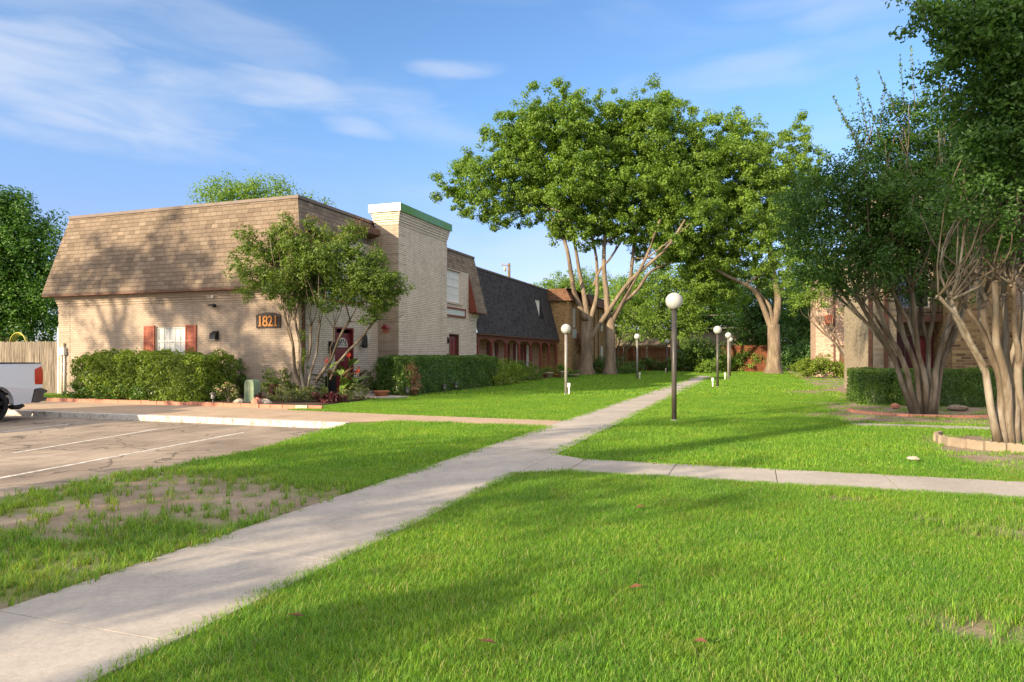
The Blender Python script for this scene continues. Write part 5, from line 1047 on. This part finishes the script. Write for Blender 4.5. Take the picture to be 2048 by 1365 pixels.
def hedge(label, boxes, m, size, dens, depth=.09, wob=.05, name='clipped_hedge', cat='hedge', ins=.15):
    P_, O_ = [], []
    for b in boxes:
        x0,x1,y0,y1,z0,z1 = b; A = 2*(x1-x0+y1-y0)*(z1-z0)+(x1-x0)*(y1-y0); p, o = box_shell(*b, int(A*dens), depth, wob); P_.append(p); O_.append(o)
    P_ = np.concatenate(P_); t = np.clip(vnoise(P_[:,0]*3, P_[:,1]*3+P_[:,2]*5, .5, 8)*.5+rng.random(len(P_))*.5, 0, 1)
    o = leaves(name, P_, size, M[m], None, np.concatenate(O_), up=.25, tint=t, extra=core(boxes, ins)); return tag(o, label, cat)
def shrub(label, lobes, m, size, per_m3, puff, per=26, name='shrub', cat='shrub', group=None, up=.35, stems=True, aspect=.55, base=None):
    c = np.mean([l[0] for l in lobes], 0); t = wthing(name, (c[0], c[1], 0), label, cat, group); w = MB()
    for l in lobes:
        for _ in range(2): limb(w, (c[0]+random.gauss(0,.05), c[1]+random.gauss(0,.05), -.03), Vector(l[0])+Vector((random.gauss(0,.1),random.gauss(0,.1),.05)), .014, .005, .1, 4, 5)
    w.build('stems', M['bark_cm'], t); P_, O_, T_ = lobes_points(lobes, per_m3, puff, per); k = P_[:,2] > .015
    leaves('foliage', P_[k], size, M[m], t, O_[k], up=up, tint=T_[k], aspect=aspect); return t
hedge('loose bright green hedge under the red shutters', [(-22.5,-16.75,17.3,18.9,0,1.55)], 'leaf_hedge', .085, 900, .11, .20, ins=.3)
hedge('long clipped dark hedge beside the brick tower', [(-13.75,-12.15,23.0,32.0,0,1.5)], 'leaf_box', .07, 800, .08, .07)
hedge('tall dark clipped hedge behind the many trunked crape myrtle', [(3.0,4.2,23.6,26.2,0,1.08),(4.0,9.5,23.5,24.7,0,1.12)], 'leaf_box', .06, 900, .07, .05)
hedge('low rounded clipped hedge before the tall hedge at right edge', [(5.75,8.5,19.9,21.0,0,.72)], 'leaf_box', .055, 1100, .06, .05)
G_ = lambda px, py: gp(px, py)
def L3(*e):      # lobes from (px, py_ground, z, r)
    out = []
    for px, pg, z, r in e: x, y = gp(px, pg); out.append(((x, y, z), r if hasattr(r, '__len__') else (r, r, r*.85)))
    return out
shrub('low dark purple green plants at the left foot of the hedge', L3((165,798,.25,.42),(190,799,.3,.45),(215,800,.35,.45),(240,801,.38,.42),(265,802,.35,.4),(290,803,.34,.36),(145,796,.18,.3)), 'leaf_box', .08, 60, .16)
shrub('upright glossy shrub between hedge and green pedestal', L3((482,797,.7,.42),(478,797,1.1,.34),(495,797,.5,.4),(488,796,.3,.45)), 'leaf_box', .07, 90, .15)
shrub('pale pink flowering plant beside the small path light', L3((443,806,.35,.28),(458,806,.45,.28),(470,806,.3,.25)), 'leaf_var', .06, 110, .12, name='flowering_plant', cat='plant')
shrub('yellow green bushy plant under the number board', L3((528,802,.5,.35),(540,800,.85,.3),(556,801,.65,.38),(570,799,.9,.3),(580,800,.45,.4),(548,803,.28,.35)), 'leaf_cm', .075, 70, .15)
shrub('tall loose leafy shoots against the wall beneath the number board', L3((572,793,1.35,.22),(582,793,1.6,.2),(562,795,1.15,.22),(590,794,1.3,.2)), 'leaf_box', .08, 60, .12)
shrub('variegated low shrub along the bed edge left of the crape myrtle', L3((560,806,.26,.34),(580,806,.32,.34),(600,806,.3,.34),(618,806,.33,.34),(634,805,.28,.32)), 'leaf_var', .075, 90, .15)
shrub('variegated low shrub at the bed end near the entry path', L3((690,803,.3,.34),(708,803,.28,.32),(724,801,.26,.3)), 'leaf_var', .07, 100, .14)
shrub('dark red leaved plant beside the green pedestal', L3((522,806,.22,.2),(548,806,.42,.2)), 'leaf_purple', .09, 120, .12, name='red_plant', cat='plant')
shrub('purple ground cover below the big leaved plants', L3((645,807,.09,.28),(665,807,.1,.28),(683,806,.09,.26)), 'leaf_purple', .10, 170, .12, name='purple_plant', cat='plant')
shrub('ivy climbing the dark downspout at the front corner', [((-14.72,19.75,.5),(.22,.2,.4)),((-14.72,19.78,1.1),(.18,.16,.4)),((-14.75,19.8,1.7),(.14,.14,.35)),((-14.72,19.8,2.2),(.12,.12,.25)),((-14.5,19.7,.3),(.35,.25,.3))], 'leaf_hedge', .075, 200, .12, name='ivy', cat='ivy')
shrub('rounded boxwood bush right of the red front door', [((-14.2,24.15,.62),(.62,.55,.62)),((-13.9,24.0,.95),(.5,.5,.4)),((-14.3,24.2,.3),(.6,.5,.35))], 'leaf_box', .06, 110, .16)
shrub('patch of dead brown twigs at the near end of long hedge', [((-12.05,22.9,.75),(.22,.28,.5)),((-12.0,22.85,.35),(.25,.3,.35)),((-12.12,22.8,1.1),(.16,.2,.25))], 'leaf_dry', .055, 230, .12)
# flowers on the pale plant and near the door
P_, O_, T_ = lobes_points(L3((443,807,.45,.2),(460,807,.6,.2),(470,807,.42,.2)), 150, .05, 8); tag(leaves('flowers', P_, .045, M['flower_pink'], bpy.data.objects['flowering_plant'], O_))
def canna(label, px, pg, h, n, seedv, red=True):
    random.seed(seedv); x, y = gp(px, pg); t = thing('canna_plant', (x, y, 0), label, 'plant', 'big leaved canna plants by the door'); 
    for k in range(n):
        a = random.random()*6.28; q = random.uniform(.02,.16); z0 = random.uniform(.1, h*.8); ln = random.uniform(.38,.6); wd = random.uniform(.09,.14); lift = random.uniform(.3, 1.1)
        w = MB(); vs = []; d = Vector((math.cos(a), math.sin(a), 0)); s_ = Vector((-d.y, d.x, 0))
        for i in range(7):
            u = i/6; p = d*(q+ln*u*math.cos(lift*(1-u*.9)))+Vector((0,0,z0+ln*math.sin(lift)*u-.30*u*u*ln)); ww = wd*math.sin(math.pi*min(.06+u*.93,1))**.7
            vs += [p-s_*ww+Vector((0,0,.03)), p, p+s_*ww+Vector((0,0,.03))]
        w.add(vs, [(i*3+j, i*3+j+1, i*3+j+4, i*3+j+3) for i in range(6) for j in range(2)], smooth=True)
        w.build('leaf', M['canna_green' if random.random() < .7 else 'canna_dark'], t)
    w = MB(); w.tube([(0,0,-.05),(.01,0,h*.5),(0,.02,h)], [.02,.016,.008], 6); w.build('stem', M['leaf_stem'], t)
    if red: o = leaves('flower', np.array([[random.gauss(0,.045), random.gauss(0,.045), h+random.gauss(0,.06)] for _ in range(26)]), .07, M['flower_red'], t)
M['canna_green'] = noisy('canna leaf green', (.10,.19,.03), (.22,.31,.06), 5, .35, 0); M['canna_dark'] = noisy('canna leaf bronze', (.07,.04,.025), (.11,.08,.035), 5, .35, 0); M['leaf_stem'] = noisy('green stem', (.08,.14,.04), (.12,.18,.05), 5, .5, 0)
canna('big leaved canna with red flower, left of the others by the door', 655, 800, 1.35, 13, 1); canna('big leaved canna in the middle before the red door', 682, 802, 1.1, 14, 2, False)
canna('tallest bronze leaved canna before the red door', 698, 798, 1.55, 14, 3); canna('rightmost canna with red flower nearest the entry path', 715, 799, 1.0, 13, 4)
random.seed(21)
def pot(name, label, px, pg, r, h, m, plant=None, z=0.0, group=None, loc=None):
    x, y = gp(px, pg) if loc is None else loc; t = thing(name, (x, y, z), label, 'flower pot', group); w = MB()
    w.lathe([(r*.68,0),(r*.98,h*.82),(r*1.06,h*.83),(r*1.08,h),(r*.95,h),(r*.9,h*.86)], n=20); w.build('pot', M[m], t)
    if plant: P_, O_, T_ = lobes_points([((0,0,h+r*.5),(r*1.15,r*1.15,r*.8))], 900*(.1/r)**1.3, r*.4, 22); leaves('plant', P_, max(.05, r*.28), M[plant], t, O_, tint=T_)
pot('flower_pot', 'wide terracotta bowl on the entry path before the boxwood', 763, 795, .28, .24, 'terracotta')
pot('flower_pot', 'orange pot of purple leaves left of the red front door', 0, 0, .16, .2, 'terracotta', 'leaf_purple', .78, loc=(-14.55, 21.2))
w = MB(); w.box(-14.7,-14.4,21.05,21.35,-.05,.775); tag(w.build('plant_stand', M['black'], None, .01), 'dark stand holding the orange pot by the door', 'plant stand')
for i, (px, pg, r, h, m_, pl, lb_) in enumerate([(1088,756,.26,.3,'terracotta','leaf_box','dark brown pot leftmost of the row by the last porch posts'),(1099,757,.28,.42,'pot_pale','leaf_bg','tall cream pot second from left before the tan house'),(1113,757,.24,.3,'terracotta','leaf_hedge','terracotta pot between two cream pots before the tan house'),(1126,757,.36,.5,'pot_pale','leaf_bg','largest cream pot in the row behind silver lamp pole'),(1141,756,.26,.26,'ubox','leaf_hedge','greenish pot just right of the silver lamp pole'),(1152,756,.24,.26,'pot_pale',"leaf_box",'small white pot nearest the first big trunk')]):
    pot('flower_pot', lb_, px, pg, r, h, m_, pl, group='flower pots along the porch end')
# shrubs further along the row
shrub('mixed green shrub just past the long hedge', L3((1000,772,.6,.75),(1015,770,.75,.8),(990,773,.4,.6),(1030,768,.5,.75)), 'leaf_hedge', .10, 28, .22)
shrub('dark round shrub against the porch posts', [((-14.1,40.0,.7),(.8,.9,.7)),((-14.1,42.0,.6),(.7,.9,.65)),((-14.2,38,.7),(.7,.8,.7))], 'leaf_box', .10, 25, .22)
shrub('low brownish shrub at the end of the row of bushes', L3((1045,764,.45,.7),(1062,762,.4,.75),(1075,760,.3,.6)), 'leaf_cm', .10, 26, .22)
shrub('dark evergreen bush between the two big trunks', [(tuple(at(1190,731,56.8)),(1.2,1.1,.95)),(tuple(at(1203,733,57.5)),(1.1,1,.9))], 'leaf_box', .12, 14, .28)
shrub('dark evergreen bush right of the second big trunk', [(tuple(at(1240,734,57)),(1.1,1,.8)),(tuple(at(1256,737,58)),(.9,.9,.65)),(tuple(at(1272,740,59)),(.8,.8,.5))], 'leaf_box', .12, 14, .28)
def pix_shrub(label, D, e, m, size=.16, per=9, puff=.35, name='shrub', cat='shrub'):
    shrub(label, [(tuple(at(px, py, D)), (r, r, r*.85)) for px, py, r in e], m, size, per, puff, 26, name, cat)
pix_shrub('green vine mound spilling over the board fence', 66, [(1370,720,1.4),(1385,700,1.5),(1400,715,1.6),(1420,705,1.5),(1410,732,1.4),(1385,738,1.1),(1430,728,1.3),(1350,735,1.0)], 'leaf_box', .2, 6, .4)
pix_shrub('yellow green bush behind the second lamp foot', 60, [(1412,738,.9),(1426,735,1.0),(1400,741,.7)], 'leaf_bg', .17, 9, .3)
pix_shrub('low leafy climber along the foot of the board fence', 69.5, [(1290,728,.7),(1305,727,.7),(1320,728,.7),(1335,729,.7),(1350,729,.7),(1275,730,.6)], 'leaf_box', .18, 9, .3)
pix_shrub('bright shrub thicket left of the tall lawn tree', 66, [(1470,722,1.3),(1485,708,1.2),(1495,728,1.4),(1510,720,1.4),(1478,738,1.0),(1500,740,1.0),(1460,738,.8)], 'leaf_bg', .2, 6, .4)
pix_shrub('shaded shrub thicket right of the tall lawn tree', 66, [(1565,715,1.5),(1590,722,1.6),(1610,712,1.8),(1600,738,1.2),(1625,728,1.6),(1570,735,1.0)], 'leaf_dark', .2, 6, .4)
pix_shrub('sunlit bright green bush row before the pink brick house', 46.5, [(1600,738,.75),(1618,735,.85),(1638,733,.9),(1655,736,.85),(1672,737,.8),(1688,740,.7),(1650,722,.6)], 'leaf_hedge', .13, 16, .25)
pix_shrub('bright bush behind left end of the tall dark hedge', 32, [(1712,735,.6),(1730,730,.7),(1745,733,.6),(1725,742,.6)], 'leaf_hedge', .10, 24, .2)
ORD = 'first second third fourth fifth sixth seventh eighth ninth tenth eleventh twelfth thirteenth fourteenth fifteenth sixteenth seventeenth eighteenth nineteenth twentieth'.split()
ORD += ['twenty-'+o for o in ORD[:9]]+['thirtieth']
# edging of the beds
def scallop(L_, h, th):
    w = MB(); n = 3; pts = [(0,-.06),(L_,-.06)]
    for k in range(n-1,-1,-1):
        for t_ in np.linspace(0, math.pi, 6)[(0 if k == n-1 else 1):]: pts.append((L_*(k+.5)/n+L_/n*.5*math.cos(t_), h-.025+.025*math.sin(t_)))
    w.prism(pts, 'y', -th/2, th/2); return w
proto = scallop(.31, .13, .055).build('edging_block', M['edge_red'], None, .004); k = 0; first = True
def place(proto, x, y, rz, label, cat, group, first, z=0, sc_=1):
    o = proto if first else link(proto.copy()); o.location = (x, y, z); o.rotation_euler = (0, 0, rz); o.scale = (sc_,)*3; return tag(o, label, cat, group)
x = -22.1; ke = 0
while x < -13.6: place(proto, x, 16.13+random.uniform(-.01,.01), random.gauss(0,.03), ORD[ke]+' pink scalloped edging block from left end of the row before the loose hedge', 'edging block', 'pink scalloped edging blocks', first, random.uniform(-.012,.01)); first = False; x += .318; ke += 1
w = MB(); w.box(0,.40,-.05,.05,-.06,.11); pb = w.build('edging_brick', M['edge_red'], None, .006); first = True; x = -13.55
for i in range(4):
    if i == 3: w = MB(); w.box(0,.40,-.05,.05,-.06,.11); o = w.build('edging_brick', M['pot_pale'], None, .006); place(o, x+i*.41, 16.25, .05, 'single pale brick in the salmon bed edging', 'edging brick', None, True)
    else: place(pb, x+i*.41, 16.2+i*.02, .04, ORD[i]+' salmon brick right of the pink scalloped edging row', 'edging brick', 'salmon edging bricks', first); first = False
place(pb, x+4*.41, 16.3, .2, 'salmon brick at the far right end of bed edging', 'edging brick', None, False)
pr2 = scallop(.31, .15, .055).build('edging_block', M['edge_grey'], None, .004); first = True; cx_, cy_, r_ = 4.35, 13.7, 1.35
for i in range(18):
    a = R(150)+i*.31/r_
    if a > R(150)+R(235): break
    place(pr2, cx_+r_*math.cos(a), cy_+r_*.85*math.sin(a), a+math.pi/2, ORD[i]+' tan scalloped block from left end of the ring round nearest crape myrtle', 'edging block', 'tan scalloped edging ring', first); first = False
w = MB(); w.box(0,.28,-.07,.07,-.06,.06); pf = w.build('edging_brick', M['edge_red'], None, .008); first = True; cx_, cy_, r_ = 4.2, 20.7, 1.75
for i in range(22):
    a = R(165)+i*.292/r_
    if a > R(400): break
    place(pf, cx_+r_*math.cos(a), cy_+r_*.8*math.sin(a), a+math.pi/2+.08, ORD[i]+' flat salmon brick from left end of ring round the fan of trunks', 'edging brick', 'salmon brick ring', first); first = False
def rock(name, label, x, y, z, r, m, cat='rock', sq=.6):
    w = MB(); vs = []; n = 9
    for i in range(6):
        a = math.pi*(i+.3)/6
        for k in range(n): th = 6.283*k/n; q = r*random.uniform(.82,1.12); vs.append((q*math.sin(a)*math.cos(th), q*math.sin(a)*math.sin(th), q*sq*math.cos(a)))
    w.add(vs, [(i*n+k, (i+1)*n+k, (i+1)*n+(k+1)%n, i*n+(k+1)%n) for i in range(5) for k in range(n)]+[tuple(range(n)), tuple(range(5*n,6*n))[::-1]]); o = w.build(name, M[m]); o.location = (x, y, z); o.rotation_euler = (0,0,random.random()*6); return tag(o, label, cat)
rock('garden_rock', 'pale rock in the bed left of the green pedestal', *gp(478,808), .06, .19, 'stone'); rock('garden_rock', 'round pink lump of concrete at joint of the bed edgings', *gp(513,812), .1, .17, 'edge_red', sq=.9); rock('garden_rock', 'white rock beside the round pink concrete lump', *gp(531,811), .08, .19, 'pot_pale')
rock('garden_rock', 'flat pale stone lying on the lawn before the right path', *gp(1826,925), .055, .085, 'pot_pale', sq=.35); rock('garden_rock', 'reddish stone at left of the brick ring', *gp(1790,818), .08, .13, 'edge_red'); rock('garden_rock', 'large flat tan stone behind the fan of trunks', *gp(1915,822), .08, .28, 'edge_grey', sq=.3)
# green pedestal, path lights
x, y = gp(505, 806); t = thing('utility_pedestal', (x, y, 0), 'pale green rounded utility pedestal in the flower bed', 'utility box'); w = MB(); w.prism([(-.2,-.05),(.2,-.05),(.19,.60),(.165,.70),(.12,.745),(-.12,.745),(-.165,.70),(-.19,.60)], 'y', -.17, .17); w.build('housing', M['ubox'], t, .02); w = MB(); w.box(-.215,.215,-.185,.185,-.05,.05); w.build('base', M['ubox'], t, .008); w = MB(); w.box(-.03,.03,-.182,-.171,.40,.46); w.build('latch', M['stone'], t)
def path_light(px, pg, label):
    x, y = gp(px, pg); t = thing('path_light', (x, y, 0), label, 'path light', 'small path lights by the beds'); w = MB(); w.tube([(0,0,-.05),(0,0,.16)], .02, 8); w.build('stake', M['lamp_pole'], t)
    w = MB(); w.lathe([(.06,.16),(.065,.17),(.06,.30),(.055,.31)], n=12); w.build('lantern_body', M['lamp_pole_grey'], t); w = MB(); w.lathe([(.11,.31),(.115,.32),(.04,.37),(.01,.38)], n=14); w.build('cap', M['lamp_pole'], t)
for px, pg, s_ in [(426,808,'small path light in the bed left of the pale flowers'),(815,794,'small path light at the near corner of long dark hedge'),(889,786,'second small path light along the long dark hedge'),(912,783,'third small path light along the long dark hedge'),(938,778,'fourth small path light along the long dark hedge')]: path_light(px, pg, s_)
# hanging things by the door
a = MB(); a.box(-14.05,-13.85,24.0,24.2,2.42,2.62); b = MB(); b.prism([(-14.12,2.60),(-13.78,2.60),(-13.95,2.78)], 'y', 23.95, 24.25); c_ = MB(); c_.tube([(-13.95,24.1,2.78),(-13.95,24.1,3.4)], .006, 5)
small('bird_house', 'small red bird house hanging before the tower wall', 'bird house', (-13.95,24.1,2.4), [('box', a, 'shutter'), ('gable', b, 'maroon'), ('cord', c_, 'black')])
a = MB(); a.lathe([(.05,0),(.06,.02),(.02,.05)], (-14.0,22.9,2.35), 10); b = MB()
for k in range(5): b.tube([(-14.0+.04*math.cos(k*1.26),22.9+.04*math.sin(k*1.26),2.35),(-14.0+.04*math.cos(k*1.26),22.9+.04*math.sin(k*1.26),2.0-.04*k)], .009, 6)
small('wind_chime', 'white wind chime hanging in branch beside the door', 'wind chime', (-14,22.9,2.0), [('top_disc', a, 'stone'), ('chimes', b, 'pvc')])
# fallen leaves on the turf
w = MB(); w.add([(-.045,0,0),(-.01,-.026,.012),(.05,0,.016),(-.005,.028,.02)], [(0,1,2),(0,2,3)]); pl = w.build('fallen_leaf', M['deadleaf']); first = True
for px, pg, lb_ in [(592,1250,'brown fallen leaf on turf beside the walk at lower left'),(1400,1303,'dark red fallen leaf near the bottom centre of the lawn'),(975,1305,'small brown fallen leaf low in the near lawn'),(1731,897,'pair like brown leaf on lawn near the right crape myrtle'),(1280,1025,'curled brown leaf in the middle of the near lawn'),(1272,1190,'tan fallen leaf right of the lawn middle'),(310,1050,'brown fallen leaf on the sandy left strip'),(1310,936,'orange fallen leaf on the edge of right path')]:
    place(pl, *gp(px, pg), random.random()*6, lb_, 'fallen leaf', 'fallen leaves on the turf', first, .045 if px != 310 else .01, random.uniform(.8,1.2)); first = False
shade_tree(-33, -4.5, 11.2, 4.6, 'tall tree behind the photographer beyond the parking lot', 15, 3)
shade_tree(-38, -5.5, 14.2, 3.2, 'second tall tree behind the photographer beyond the lot', 9, 12)
shade_tree(-26, -1.0, 7.8, 2.2, 'shorter tree behind the photographer beyond the parking lot', 5, 5)
shade_tree(-12.9, -6.6, 5.0, 3.0, 'bushy tree behind the photographer shading the walk', 26, 6)
shade_tree(-9.2, -7.6, 2.9, 1.9, 'low bushy tree behind the photographer shading the near lawn', 26, 8, .5)
shade_tree(-14.9, -12.4, 15.4, 4.6, 'tallest tree behind the photographer shading the right houses', 34, 9)
